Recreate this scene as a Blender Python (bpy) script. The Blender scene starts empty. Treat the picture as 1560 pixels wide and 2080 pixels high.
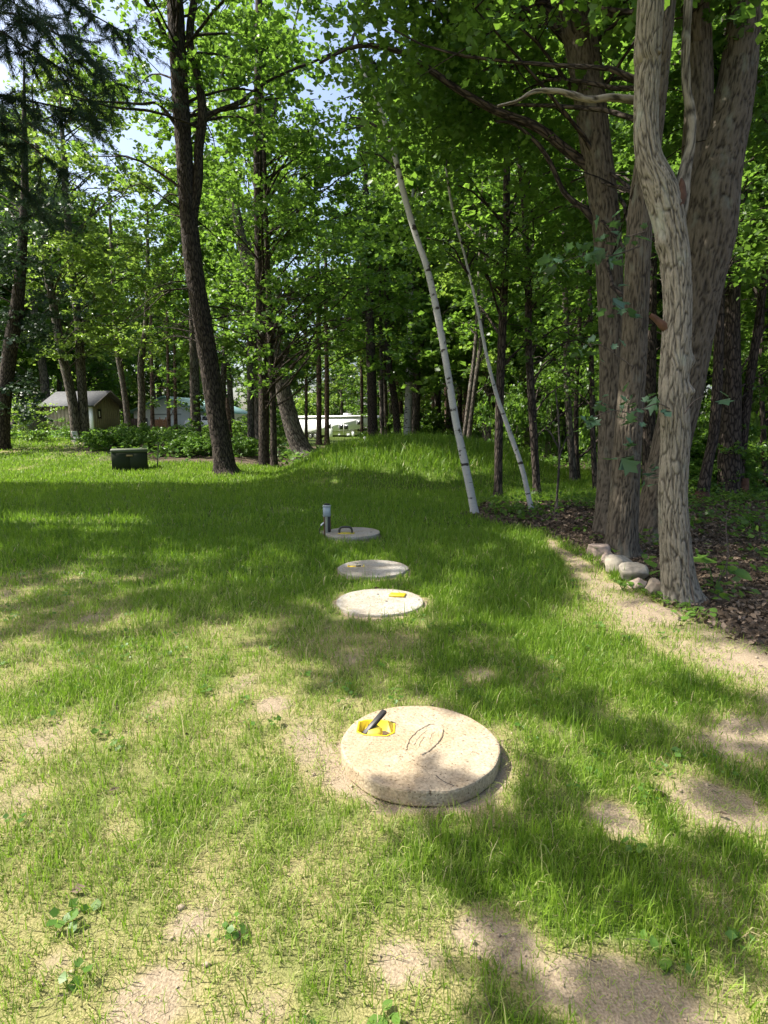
import bpy, math, random
import numpy as np
from mathutils import Vector, Matrix

# ------------------------------------------------------------------ camera, sky, sun, exposure
SC = bpy.context.scene
COL = SC.collection
CAM_H = 1.6
PITCH = math.radians(8.4)
FPX = 1150.0                                   # focal length in photograph pixels (1560 x 2080)
cam_d = bpy.data.cameras.new('camera')
cam = bpy.data.objects.new('camera', cam_d)
COL.objects.link(cam)
cam.location = (0, 0, CAM_H)
cam.rotation_euler = (math.radians(90) - PITCH, 0, 0)
cam_d.sensor_fit = 'VERTICAL'
cam_d.sensor_height = 24.0
cam_d.sensor_width = 24.0
cam_d.lens = FPX / 2080.0 * 24.0
cam_d.clip_start = 0.05
cam_d.clip_end = 2000
SC.camera = cam

SUN_EL = math.radians(52)
SUN_AZ = math.radians(4)                       # a little beyond due left
S = np.array([-math.cos(SUN_EL) * math.cos(SUN_AZ), math.cos(SUN_EL) * math.sin(SUN_AZ), math.sin(SUN_EL)])
W = bpy.data.worlds.new('World')
SC.world = W
W.use_nodes = True
wn = W.node_tree.nodes
sky = wn.new('ShaderNodeTexSky')
sky.sky_type = 'NISHITA'
sky.sun_disc = False
sky.sun_elevation = SUN_EL
sky.sun_rotation = math.atan2(S[0], S[1])
sky.air_density = 1.0
sky.dust_density = 4.0
sky.ozone_density = 1.0
W.node_tree.links.new(sky.outputs[0], wn['Background'].inputs[0])
wn['Background'].inputs[1].default_value = 0.135
sl = bpy.data.lights.new('sun', 'SUN')
sl.energy = 5.0
sl.angle = math.radians(0.53)
sl.color = (1.0, 0.95, 0.86)
sun = bpy.data.objects.new('sun', sl)
COL.objects.link(sun)
sun.rotation_euler = Vector(S).to_track_quat('Z', 'Y').to_euler()
SC.view_settings.view_transform = 'Standard'
SC.view_settings.look = 'None'
SC.view_settings.gamma = 1.0
SC.view_settings.exposure = 1.2
SC.view_settings.use_curve_mapping = False
SC.render.engine = 'CYCLES'
SC.cycles.max_bounces = 8
SC.cycles.diffuse_bounces = 4
SC.cycles.transmission_bounces = 5
SC.cycles.glossy_bounces = 2
SC.cycles.sample_clamp_indirect = 6.0
SC.cycles.use_denoising = True

rng = np.random.default_rng(7)
random.seed(7)

# ------------------------------------------------------------------ noise
def _h(ix, iy, iz, s):
    n = (ix * 374761393 + iy * 668265263 + iz * 2147483647 + s * 1274126177) & 0xffffffff
    n = ((n ^ (n >> 13)) * 1274126177) & 0xffffffff
    n = ((n ^ (n >> 15)) * 2246822519) & 0xffffffff
    return ((n ^ (n >> 16)) & 0xffff) / 65535.0

def noise3(x, y, z, s=0):
    x, y, z = np.broadcast_arrays(np.asarray(x, float), np.asarray(y, float), np.asarray(z, float))
    ix, iy, iz = np.floor(x).astype(np.int64), np.floor(y).astype(np.int64), np.floor(z).astype(np.int64)
    fx, fy, fz = x - ix, y - iy, z - iz
    fx, fy, fz = fx * fx * (3 - 2 * fx), fy * fy * (3 - 2 * fy), fz * fz * (3 - 2 * fz)
    r = 0
    for dx in (0, 1):
        wx = fx if dx else 1 - fx
        for dy in (0, 1):
            wy = fy if dy else 1 - fy
            for dz in (0, 1):
                wz = fz if dz else 1 - fz
                r = r + wx * wy * wz * _h(ix + dx, iy + dy, iz + dz, s)
    return r

def fbm(x, y, s=0, oct=3):
    r, a, t = 0, 0.5, 0
    for k in range(oct):
        r = r + a * noise3(np.asarray(x) * 2 ** k, np.asarray(y) * 2 ** k, 0.5, s + k)
        t += a
        a *= 0.5
    return r / t

def sst(a, b, x):
    t = np.clip((np.asarray(x, float) - a) / (b - a), 0, 1)
    return t * t * (3 - 2 * t)

# ------------------------------------------------------------------ terrain
def mound(x, y):
    dx = (x - 1.0)
    dx = np.where(dx > 0, dx / 5.4, dx / 4.8)
    dy = (y - 20.0)
    dy = np.where(dy > 0, dy / 8.0, dy / 5.6)
    r = np.sqrt(dx * dx + dy * dy)
    return 1.08 * np.clip(1 - r ** 2.3, 0, 1) ** 1.15

def terrain(x, y):
    x = np.asarray(x, float)
    y = np.asarray(y, float)
    left = 1 - sst(-.30, -.17, x / np.maximum(y, 1.0))
    z = sst(15, 33, y) * (0.25 + 0.72 * left) + .45 * left * sst(38, 64, y)
    z = z + mound(x, y)
    z = z + 0.05 * (fbm(x * 0.35, y * 0.35, 11, 2) - 0.5) * sst(6, 12, y) + 0.03 * (fbm(x * 1.3, y * 1.3, 12, 2) - 0.5) * sst(1.5, 3, y)
    z = z - 0.25 * sst(5, 14, x) * sst(6, 12, y) * (1 - sst(20, 40, y))
    return z

def h1(x, y):
    return float(terrain(np.array([x]), np.array([y]))[0])

CP, SP = math.cos(PITCH), math.sin(PITCH)
def ray(px, py):
    u, v = (px - 780) / FPX, (1040 - py) / FPX
    return np.array([u, CP + v * SP, -SP + v * CP])

def at_y(px, py, Y):
    d = ray(px, py)
    return np.array([0, 0, CAM_H]) + d * (Y / d[1])

def at_z(px, py, z):
    d = ray(px, py)
    return np.array([0, 0, CAM_H]) + d * ((z - CAM_H) / d[2])

def ground_at(px, py):
    d = ray(px, py)
    t, step = 0.5, 0.05
    while t < 120:
        p = np.array([0, 0, CAM_H]) + d * t
        if p[2] <= h1(p[0], p[1]):
            return p
        t += max(step, t * 0.01)
    return p

def wid(w, Y):
    return w / FPX * Y * CP

def project(p):
    p = np.asarray(p, float) - np.array([0, 0, CAM_H])
    f = p[1] * CP - p[2] * SP
    u = p[1] * SP + p[2] * CP
    return 780 + FPX * p[0] / f, 1040 - FPX * u / f

# ------------------------------------------------------------------ mesh helpers
def mk(name, V, F, mat=None, parent=None, attrs=None, smooth=False, mats=None):
    """V (n,3); F a list of int arrays (k,3) or (k,4)."""
    me = bpy.data.meshes.new(name)
    V = np.asarray(V, np.float32)
    if not isinstance(F, (list, tuple)) or (len(F) and np.ndim(F[0]) == 1):
        F = [np.asarray(F)]
    F = [np.asarray(f, np.int32) for f in F if len(f)]
    me.vertices.add(len(V))
    me.vertices.foreach_set('co', V.ravel())
    nl = sum(f.size for f in F)
    npol = sum(len(f) for f in F)
    me.loops.add(nl)
    me.loops.foreach_set('vertex_index', np.concatenate([f.ravel() for f in F]))
    me.polygons.add(npol)
    st, o = [], 0
    for f in F:
        st.append(o + np.arange(len(f), dtype=np.int32) * f.shape[1])
        o += f.size
    me.polygons.foreach_set('loop_start', np.concatenate(st))
    if smooth:
        me.polygons.foreach_set('use_smooth', np.ones(npol, bool))
    for k, a in (attrs or {}).items():
        a = np.asarray(a, np.float32)
        t = me.attributes.new(k, 'FLOAT' if a.ndim == 1 else 'FLOAT_VECTOR', 'POINT')
        t.data.foreach_set('value' if a.ndim == 1 else 'vector', a.ravel())
    me.update(calc_edges=True)
    me.validate()
    ob = bpy.data.objects.new(name, me)
    COL.objects.link(ob)
    if mat is not None:
        me.materials.append(mat)
    if parent is not None:
        ob.parent = parent
    return ob

def tag(o, label=None, cat=None, group=None, kind=None):
    if label: o['label'] = label
    if cat: o['category'] = cat
    if group: o['group'] = group
    if kind: o['kind'] = kind
    return o

def thing(name, label, cat, loc=(0, 0, 0), rz=0.0, group=None):
    o = bpy.data.objects.new(name, None)
    COL.objects.link(o)
    o.location = [float(c) for c in loc]
    o.rotation_euler = (0, 0, rz)
    o.empty_display_size = 0.2
    return tag(o, label, cat, group)

class MB:
    """collects boxes, prisms, tubes into one mesh"""
    def __init__(s):
        s.V, s.F3, s.F4, s.n = [], [], [], 0
    def add(s, V, f3=(), f4=()):
        V = np.asarray(V, float)
        if len(f3): s.F3.append(np.asarray(f3) + s.n)
        if len(f4): s.F4.append(np.asarray(f4) + s.n)
        s.V.append(V)
        s.n += len(V)
        return s
    def box(s, lo, hi, bev=0.0, M=None):
        lo, hi = np.array(lo, float), np.array(hi, float)
        if bev <= 0:
            V = np.array([[(lo, hi)[i][0], (lo, hi)[j][1], (lo, hi)[k][2]] for i in (0, 1) for j in (0, 1) for k in (0, 1)])
            f = [[0, 1, 3, 2], [4, 6, 7, 5], [0, 4, 5, 1], [2, 3, 7, 6], [0, 2, 6, 4], [1, 5, 7, 3]]
        else:                                           # chamfered in plan and top
            b = bev
            x0, y0, z0 = lo; x1, y1, z1 = hi
            ring = lambda e, z: [[x0 + b + e, y0 + e, z], [x1 - b - e, y0 + e, z], [x1 - e, y0 + b + e, z], [x1 - e, y1 - b - e, z],
                                 [x1 - b - e, y1 - e, z], [x0 + b + e, y1 - e, z], [x0 + e, y1 - b - e, z], [x0 + e, y0 + b + e, z]]
            V = np.array(ring(b * .7, z0) + ring(0, z0 + b) + ring(0, z1 - b) + ring(b * .7, z1))
            f = []
            for r in range(3):
                for k in range(8):
                    a, c = r * 8 + k, r * 8 + (k + 1) % 8
                    f.append([a, c, c + 8, a + 8])
            f += [[24, 25, 26, 31], [26, 27, 30, 31], [27, 28, 29, 30], [7, 2, 1, 0], [7, 6, 3, 2], [6, 5, 4, 3]]
        if M is not None:
            V = V @ np.array(M)[:3, :3].T + np.array(M)[:3, 3]
        return s.add(V, f4=f)
    def tube(s, pts, rad, sides=8, cap=True):
        V, F, _ = tube(pts, rad, sides)
        n = len(pts)
        s.add(V, f4=F)
        if cap:
            for r, fl in ((0, 1), (n - 1, 0)):
                c = np.vstack([V[r * sides:(r + 1) * sides], [np.asarray(pts[r])]])
                k = np.arange(sides)
                f = np.stack([k, (k + 1) % sides, np.full(sides, sides)], 1)
                s.add(c, f3=f[:, ::-1] if fl else f)
        return s
    def prism(s, poly, y0, y1):
        """polygon in x,z extruded along y (convex or fan-safe)"""
        n = len(poly)
        V = [[p[0], y0, p[1]] for p in poly] + [[p[0], y1, p[1]] for p in poly]
        f4 = [[k, (k + 1) % n, (k + 1) % n + n, k + n] for k in range(n)]
        f3 = [[0, k + 1, k] for k in range(1, n - 1)] + [[n, n + k, n + k + 1] for k in range(1, n - 1)]
        return s.add(V, f3=f3, f4=f4)
    def build(s, name, mat, parent=None, smooth=False, attrs=None):
        F = []
        if s.F3: F.append(np.concatenate(s.F3))
        if s.F4: F.append(np.concatenate(s.F4))
        return mk(name, np.concatenate(s.V), F, mat, parent, attrs, smooth)

def catmull(pts, n):
    """resample rows of pts (any columns) smoothly at n places, spaced by length"""
    P = np.asarray(pts, float)
    if len(P) == 2:
        t = np.linspace(0, 1, n)[:, None]
        return P[0] * (1 - t) + P[1] * t
    Q = np.vstack([2 * P[0] - P[1], P, 2 * P[-1] - P[-2]])
    L = np.concatenate([[0], np.cumsum(np.linalg.norm(np.diff(P[:, :3], axis=0), axis=1))])
    u = np.interp(np.linspace(0, L[-1], n), L, np.arange(len(P)))
    i = np.minimum(u.astype(int), len(P) - 2)
    t = (u - i)[:, None]
    a, b, c, d = Q[i], Q[i + 1], Q[i + 2], Q[i + 3]
    return 0.5 * (2 * b + (c - a) * t + (2 * a - 5 * b + 4 * c - d) * t ** 2 + (3 * b - a - 3 * c + d) * t ** 3)

def tube(pts, rad, sides, disp=None):
    P = np.asarray(pts, float)
    r = np.asarray(rad, float) * np.ones(len(P))
    T = np.gradient(P, axis=0)
    T /= np.linalg.norm(T, axis=1)[:, None] + 1e-9
    m = np.abs(T.mean(0))
    ref = np.eye(3)[np.argmin(m)]
    if m[2] > 0.6: ref = np.array([0, 1.0, 0])
    A = np.cross(T, ref)
    A /= np.linalg.norm(A, axis=1)[:, None] + 1e-9
    B = np.cross(T, A)
    th = np.linspace(0, 2 * np.pi, sides, endpoint=False)
    s = np.concatenate([[0], np.cumsum(np.linalg.norm(np.diff(P, axis=0), axis=1))])
    RR = np.repeat(r[:, None], sides, 1)
    TH, SS = np.meshgrid(th, s)
    R0 = max(r.mean(), 0.02)
    bk = np.stack([np.cos(TH) * R0, np.sin(TH) * R0, SS], -1)
    if disp is not None:
        RR = RR + disp(bk, TH, SS, RR)
    V = P[:, None, :] + RR[..., None] * (np.cos(TH)[..., None] * A[:, None, :] + np.sin(TH)[..., None] * B[:, None, :])
    i, j = np.meshgrid(np.arange(len(P) - 1), np.arange(sides), indexing='ij')
    a = i * sides + j
    b = i * sides + (j + 1) % sides
    F = np.stack([a, b, b + sides, a + sides], -1).reshape(-1, 4)
    return V.reshape(-1, 3), F, bk.reshape(-1, 3)

# ------------------------------------------------------------------ materials
def new_mat(name):
    m = bpy.data.materials.new(name)
    m.use_nodes = True
    nt = m.node_tree
    b = nt.nodes['Principled BSDF']
    return m, nt, b

def simple(name, col, rough=0.6, metal=0.0, noise=0.0, scale=20.0, bump=0.0, spec=0.5):
    m, nt, b = new_mat(name)
    b.inputs['Roughness'].default_value = rough
    b.inputs['Metallic'].default_value = metal
    b.inputs['Specular IOR Level'].default_value = spec
    if noise > 0 or bump > 0:
        tc = nt.nodes.new('ShaderNodeTexCoord')
        n = nt.nodes.new('ShaderNodeTexNoise')
        n.inputs['Scale'].default_value = scale
        n.inputs['Detail'].default_value = 6
        nt.links.new(tc.outputs['Object'], n.inputs['Vector'])
        r = nt.nodes.new('ShaderNodeValToRGB')
        r.color_ramp.elements[0].position = 0.3
        r.color_ramp.elements[1].position = 0.7
        r.color_ramp.elements[0].color = tuple(c * (1 - noise) for c in col) + (1,)
        r.color_ramp.elements[1].color = tuple(min(1, c * (1 + noise * .6)) for c in col) + (1,)
        nt.links.new(n.outputs['Fac'], r.inputs['Fac'])
        nt.links.new(r.outputs[0], b.inputs['Base Color'])
        if bump > 0:
            bp = nt.nodes.new('ShaderNodeBump')
            bp.inputs['Strength'].default_value = bump
            bp.inputs['Distance'].default_value = 0.01
            nt.links.new(n.outputs['Fac'], bp.inputs['Height'])
            nt.links.new(bp.outputs[0], b.inputs['Normal'])
    else:
        b.inputs['Base Color'].default_value = tuple(col) + (1,)
    return m

def leafmat(name, dark, light, trans, tw=0.45, rough=0.42, spec=0.4, straw=None):
    m, nt, b = new_mat(name)
    at = nt.nodes.new('ShaderNodeAttribute')
    at.attribute_name = 'tint'
    r = nt.nodes.new('ShaderNodeValToRGB')
    r.color_ramp.elements[0].color = dark + (1,)
    r.color_ramp.elements[1].color = light + (1,)
    r2 = nt.nodes.new('ShaderNodeValToRGB')
    r2.color_ramp.elements[0].color = tuple(c * .6 for c in trans) + (1,)
    r2.color_ramp.elements[1].color = trans + (1,)
    if straw:
        r.color_ramp.elements[1].position = 0.7
        e = r.color_ramp.elements.new(1.0); e.color = straw + (1,)
        r2.color_ramp.elements[1].position = 0.7
        e = r2.color_ramp.elements.new(1.0); e.color = tuple(c * .8 for c in straw) + (1,)
    nt.links.new(at.outputs['Fac'], r.inputs['Fac'])
    nt.links.new(at.outputs['Fac'], r2.inputs['Fac'])
    nt.links.new(r.outputs[0], b.inputs['Base Color'])
    b.inputs['Roughness'].default_value = rough
    b.inputs['Specular IOR Level'].default_value = spec
    t = nt.nodes.new('ShaderNodeBsdfTranslucent')
    nt.links.new(r2.outputs[0], t.inputs['Color'])
    mx = nt.nodes.new('ShaderNodeMixShader')
    mx.inputs[0].default_value = tw
    nt.links.new(b.outputs[0], mx.inputs[1])
    nt.links.new(t.outputs[0], mx.inputs[2])
    nt.links.new(mx.outputs[0], nt.nodes['Material Output'].inputs['Surface'])
    return m

def barkmat(name, dark, light, lichen=None, hs=26.0, vs=0.2, bump=0.8, band=False, geo=False):
    m, nt, b = new_mat(name)
    at = nt.nodes.new('ShaderNodeAttribute')
    at.attribute_name = 'bk'
    mp = nt.nodes.new('ShaderNodeMapping')
    mp.inputs['Scale'].default_value = (hs, hs, hs * vs)
    nt.links.new(at.outputs['Vector'], mp.inputs['Vector'])
    def nd(t, **k):
        q = nt.nodes.new(t)
        for i_, v in k.items(): q.inputs[i_].default_value = v
        return q
    def math_(op, a_, b_):
        q = nt.nodes.new('ShaderNodeMath'); q.operation = op
        for i_, v in enumerate((a_, b_)):
            if isinstance(v, (int, float)): q.inputs[i_].default_value = v
            else: nt.links.new(v, q.inputs[i_])
        return q.outputs[0]
    n = nd('ShaderNodeTexNoise', Scale=1.6, Detail=6, Roughness=.65)
    nt.links.new(mp.outputs[0], n.inputs['Vector'])
    wr = nt.nodes.new('ShaderNodeMixRGB'); wr.blend_type = 'ADD'; wr.inputs['Fac'].default_value = 1.1
    nw = nd('ShaderNodeTexNoise', Scale=.7, Detail=2)
    nt.links.new(mp.outputs[0], nw.inputs['Vector'])
    nt.links.new(mp.outputs[0], wr.inputs['Color1']); nt.links.new(nw.outputs['Color'], wr.inputs['Color2'])
    vo = nt.nodes.new('ShaderNodeTexVoronoi'); vo.feature = 'DISTANCE_TO_EDGE'; vo.inputs['Scale'].default_value = 1.0
    nt.links.new(wr.outputs[0], vo.inputs['Vector'])
    vr = nt.nodes.new('ShaderNodeMapRange'); vr.inputs[1].default_value = 0.0; vr.inputs[2].default_value = .22
    nt.links.new(vo.outputs['Distance'], vr.inputs[0])
    if geo:
        ar = nt.nodes.new('ShaderNodeAttribute'); ar.attribute_name = 'rg'
        hgt = math_('MULTIPLY', ar.outputs['Fac'], 1.0)
        hgt = math_('ADD', math_('MULTIPLY', hgt, .75), math_('MULTIPLY', vr.outputs[0], .12))
    elif band:
        hgt = math_('ADD', .5, 0.0)
    else:
        hgt = math_('MULTIPLY', vr.outputs[0], .85)
    hgt = math_('ADD', hgt, math_('MULTIPLY', math_('SUBTRACT', n.outputs['Fac'], .5), .9))
    r = nt.nodes.new('ShaderNodeValToRGB')
    r.color_ramp.elements[0].position = 0.08
    r.color_ramp.elements[1].position = 0.85
    r.color_ramp.elements[0].color = dark + (1,)
    r.color_ramp.elements[1].color = light + (1,)
    nt.links.new(hgt, r.inputs['Fac'])
    out = r.outputs[0]
    n2 = nt.nodes.new('ShaderNodeTexNoise')
    mp2 = nt.nodes.new('ShaderNodeMapping')
    mp2.inputs['Scale'].default_value = (5, 5, 8 if band else 2.5)
    nt.links.new(at.outputs['Vector'], mp2.inputs['Vector'])
    nt.links.new(mp2.outputs[0], n2.inputs['Vector'])
    n2.inputs['Scale'].default_value = 1.0
    n2.inputs['Detail'].default_value = 4
    if lichen:
        r2 = nt.nodes.new('ShaderNodeValToRGB')
        r2.color_ramp.elements[0].position = 0.60 if not band else 0.58
        r2.color_ramp.elements[1].position = 0.74 if not band else 0.63
        nt.links.new(n2.outputs['Fac'], r2.inputs['Fac'])
        mx = nt.nodes.new('ShaderNodeMixRGB')
        mx.inputs['Color2'].default_value = lichen + (1,)
        nt.links.new(r2.outputs[0], mx.inputs['Fac'])
        nt.links.new(out, mx.inputs['Color1'])
        out = mx.outputs[0]
    nt.links.new(out, b.inputs['Base Color'])
    b.inputs['Roughness'].default_value = 0.9
    b.inputs['Specular IOR Level'].default_value = 0.2
    bp = nt.nodes.new('ShaderNodeBump')
    bp.inputs['Strength'].default_value = bump
    bp.inputs['Distance'].default_value = 0.02
    nt.links.new(hgt, bp.inputs['Height'])
    nt.links.new(bp.outputs[0], b.inputs['Normal'])
    return m

M_maple = leafmat('maple_leaf', (0.042, 0.105, 0.018), (0.10, 0.19, 0.034), (0.25, 0.45, 0.05), 0.48)
M_bright = leafmat('bright_leaf', (0.075, 0.15, 0.022), (0.17, 0.27, 0.05), (0.34, 0.52, 0.07), 0.46, 0.36, 0.6)
M_blue = leafmat('oak_leaf', (0.055, 0.125, 0.065), (0.095, 0.175, 0.095), (0.12, 0.26, 0.05), 0.3, 0.36, 0.7)
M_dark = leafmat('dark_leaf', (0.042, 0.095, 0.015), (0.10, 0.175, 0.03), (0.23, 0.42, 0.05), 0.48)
M_needle = leafmat('pine_needle', (0.020, 0.050, 0.028), (0.045, 0.085, 0.042), (0.06, 0.11, 0.04), 0.25, 0.5, 0.35)
M_grass = leafmat('grass_blade', (0.055, 0.135, 0.010), (0.19, 0.29, 0.026), (0.25, 0.44, 0.03), 0.42, 0.5, 0.35, (0.47, 0.395, 0.215))
M_weed = leafmat('weed_leaf', (0.05, 0.13, 0.02), (0.12, 0.22, 0.035), (0.2, 0.38, 0.04), 0.4, 0.45)
M_litter = leafmat('dead_leaf', (0.06, 0.044, 0.03), (0.165, 0.122, 0.086), (0.10, 0.07, 0.045), 0.1, 0.75, 0.15, (0.30, 0.23, 0.165))
B_near = barkmat('ash_bark', (0.038, 0.032, 0.024), (0.255, 0.228, 0.18), (0.29, 0.30, 0.25), 60, 0.18, 0.5, geo=True)
B_mid = barkmat('maple_bark', (0.022, 0.017, 0.012), (0.135, 0.112, 0.083), (0.16, 0.16, 0.125), 56, 0.14, 0.5, geo=True)
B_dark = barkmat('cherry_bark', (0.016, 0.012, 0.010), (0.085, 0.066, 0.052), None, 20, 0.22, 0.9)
B_back = barkmat('grey_bark', (0.03, 0.025, 0.021), (0.17, 0.145, 0.12), (0.19, 0.19, 0.16), 18, 0.2, 0.8)
B_birch = barkmat('birch_bark', (0.30, 0.295, 0.275), (0.50, 0.49, 0.465), (0.05, 0.042, 0.038), 10, 2.0, 0.15, True)
B_red = barkmat('pine_bark', (0.035, 0.024, 0.018), (0.18, 0.12, 0.09), None, 15, 0.3, 0.9)
M_rot = simple('rotten_wood', (0.085, 0.04, 0.022), 0.9, noise=.5, scale=14, bump=.6)
M_twig = simple('twig', (0.07, 0.055, 0.045), 0.9)

# ------------------------------------------------------------------ where lawn, woods, bare soil lie
_wb = [ground_at(*p) for p in ((1700, 1400), (1560, 1320), (1345, 1225), (1195, 1125), (1110, 1088), (950, 1050))]
WBY = np.array([p[1] for p in _wb] + [12.2, 13.5])
WBX = np.array([p[0] for p in _wb] + [2.2, 9.0])
WBY[0] = -5.0; WBX[0] = WBX[1] + 2.2
BARE = []                                           # x, y, radius, strength
def woods(x, y):
    xb = np.interp(y, WBY, WBX)
    n = 0.35 * (fbm(x * 1.7, y * 1.7, 31, 2) - 0.5)
    near = sst(-0.12, 0.12, x - xb + n) * (y < 13.5)
    right_of_mound = (y >= 13.5) * sst(0.0, 1.0, x - np.interp(y, [13.5, 20, 26, 60], [6.9, 7.6, 6.5, 5]) + n * 2)
    back = sst(23.5, 26, y + n * 3) * sst(-14.5, -13, x + n * 2 + (y - 24) * 0.35) * (mound(x, y) < 0.12)
    brush = sst(21.0, 22.5, y + n * 3) * sst(-12.0, -10.5, x + n * 2)
    glade = (x / np.maximum(y, 1) > -.22) & (x / np.maximum(y, 1) < 0) & (y > 44)
    back = back * ~glade; brush = brush * ~glade
    return np.clip(np.maximum(np.maximum(near, right_of_mound), np.maximum(back, brush * (mound(x, y) < 0.3))), 0, 1)

def path_strip(x, y):                               # thin sandy ground beside the woods' edge
    xb = np.interp(y, WBY, WBX)
    d = xb - x + 0.5 * (fbm(x * 1.2, y * 1.2, 33, 2) - 0.5)
    w = np.interp(y, [0, 3, 5, 7.5, 8.5], [0.9, 0.95, 0.85, 0.35, 0.1])
    return sst(0, 0.15, d) * (1 - sst(w * .6, w * 1.3, d)) * (y < 9)

def lush(x, y):
    n1 = fbm(x * 1.1 + 5, y * 0.9 + 3, 41, 3)
    n2 = fbm(x * 4.5, y * 3.2, 45, 3)
    base = 0.60 - 0.13 * (1 - sst(-.3, .5, x)) * (1 - sst(3.6, 5.2, y + .3 * x)) + 0.10 * sst(-0.9, 0.1, x) + 0.36 * sst(4.2, 7.0, y + 0.25 * x) - 0.05 * sst(1.5, 3.5, -x) * (y < 6)
    base = base + 0.10 * np.exp(-((x - (0.55 + (y - 3) * .05)) / .35) ** 2) * (y < 3)
    v = base + (n1 - 0.5) * 1.15 + (n2 - 0.5) * 0.95
    v = v + 0.6 * sst(0.1, 0.5, mound(x, y))
    v = v * (1 - 0.78 * path_strip(x, y) * (.55 + .9 * fbm(x * 3, y * 3, 49, 2)))
    for bx, by, br, bs in BARE:
        w_ = 1.0 if bs < 2 else .15
        d = np.sqrt((x - bx) ** 2 + (y - by) ** 2) + w_ * br * 1.1 * (fbm(x * 5, y * 5, 47, 3) - .5)
        v = v - bs * (1 - sst(br * (.35 if bs < 2 else .85), br * (1.35 if bs < 2 else 1.08), d))
    far_straw = 0.22 * sst(16, 19, y) * (x < -5)
    return np.clip(v - far_straw, 0, 1.3)

# lids: world centres on their top planes
LID = []
for (px, py, zt) in ((853, 1508, 0.078), (772, 1220, 0.03), (758, 1153, 0.035), (717, 1080, 0.085)):
    p = at_z(px, py, zt)
    LID.append((p[0], p[1], zt))
LR = [0.385, 0.40, 0.40, 0.40]
for (lx, ly, lz), r in zip(LID, LR):
    BARE.append((lx, ly, r + 0.03, 3.0))
BARE += [(LID[0][0], LID[0][1] + .02, 0.50, 0.5), (LID[1][0] + .35, LID[1][1] - .02, 0.22, 0.7)]
for (px, py, r, s) in ((1310, 2040, .24, .75), (1250, 1660, .13, .7), (1000, 1890, .12, .45), (820, 1960, .09, .4), (250, 1690, .08, .35), (300, 2040, .09, .5), (560, 2050, .08, .35),
                       (380, 1880, .07, .3), (975, 1375, .13, .5), (560, 1430, .09, .5), (1450, 1640, .22, .6), (1520, 1500, .3, .6), (1090, 1980, .12, .45), (120, 1950, .07, .3)):
    p = at_z(px, py, 0)
    BARE.append((p[0], p[1], r, s))

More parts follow.
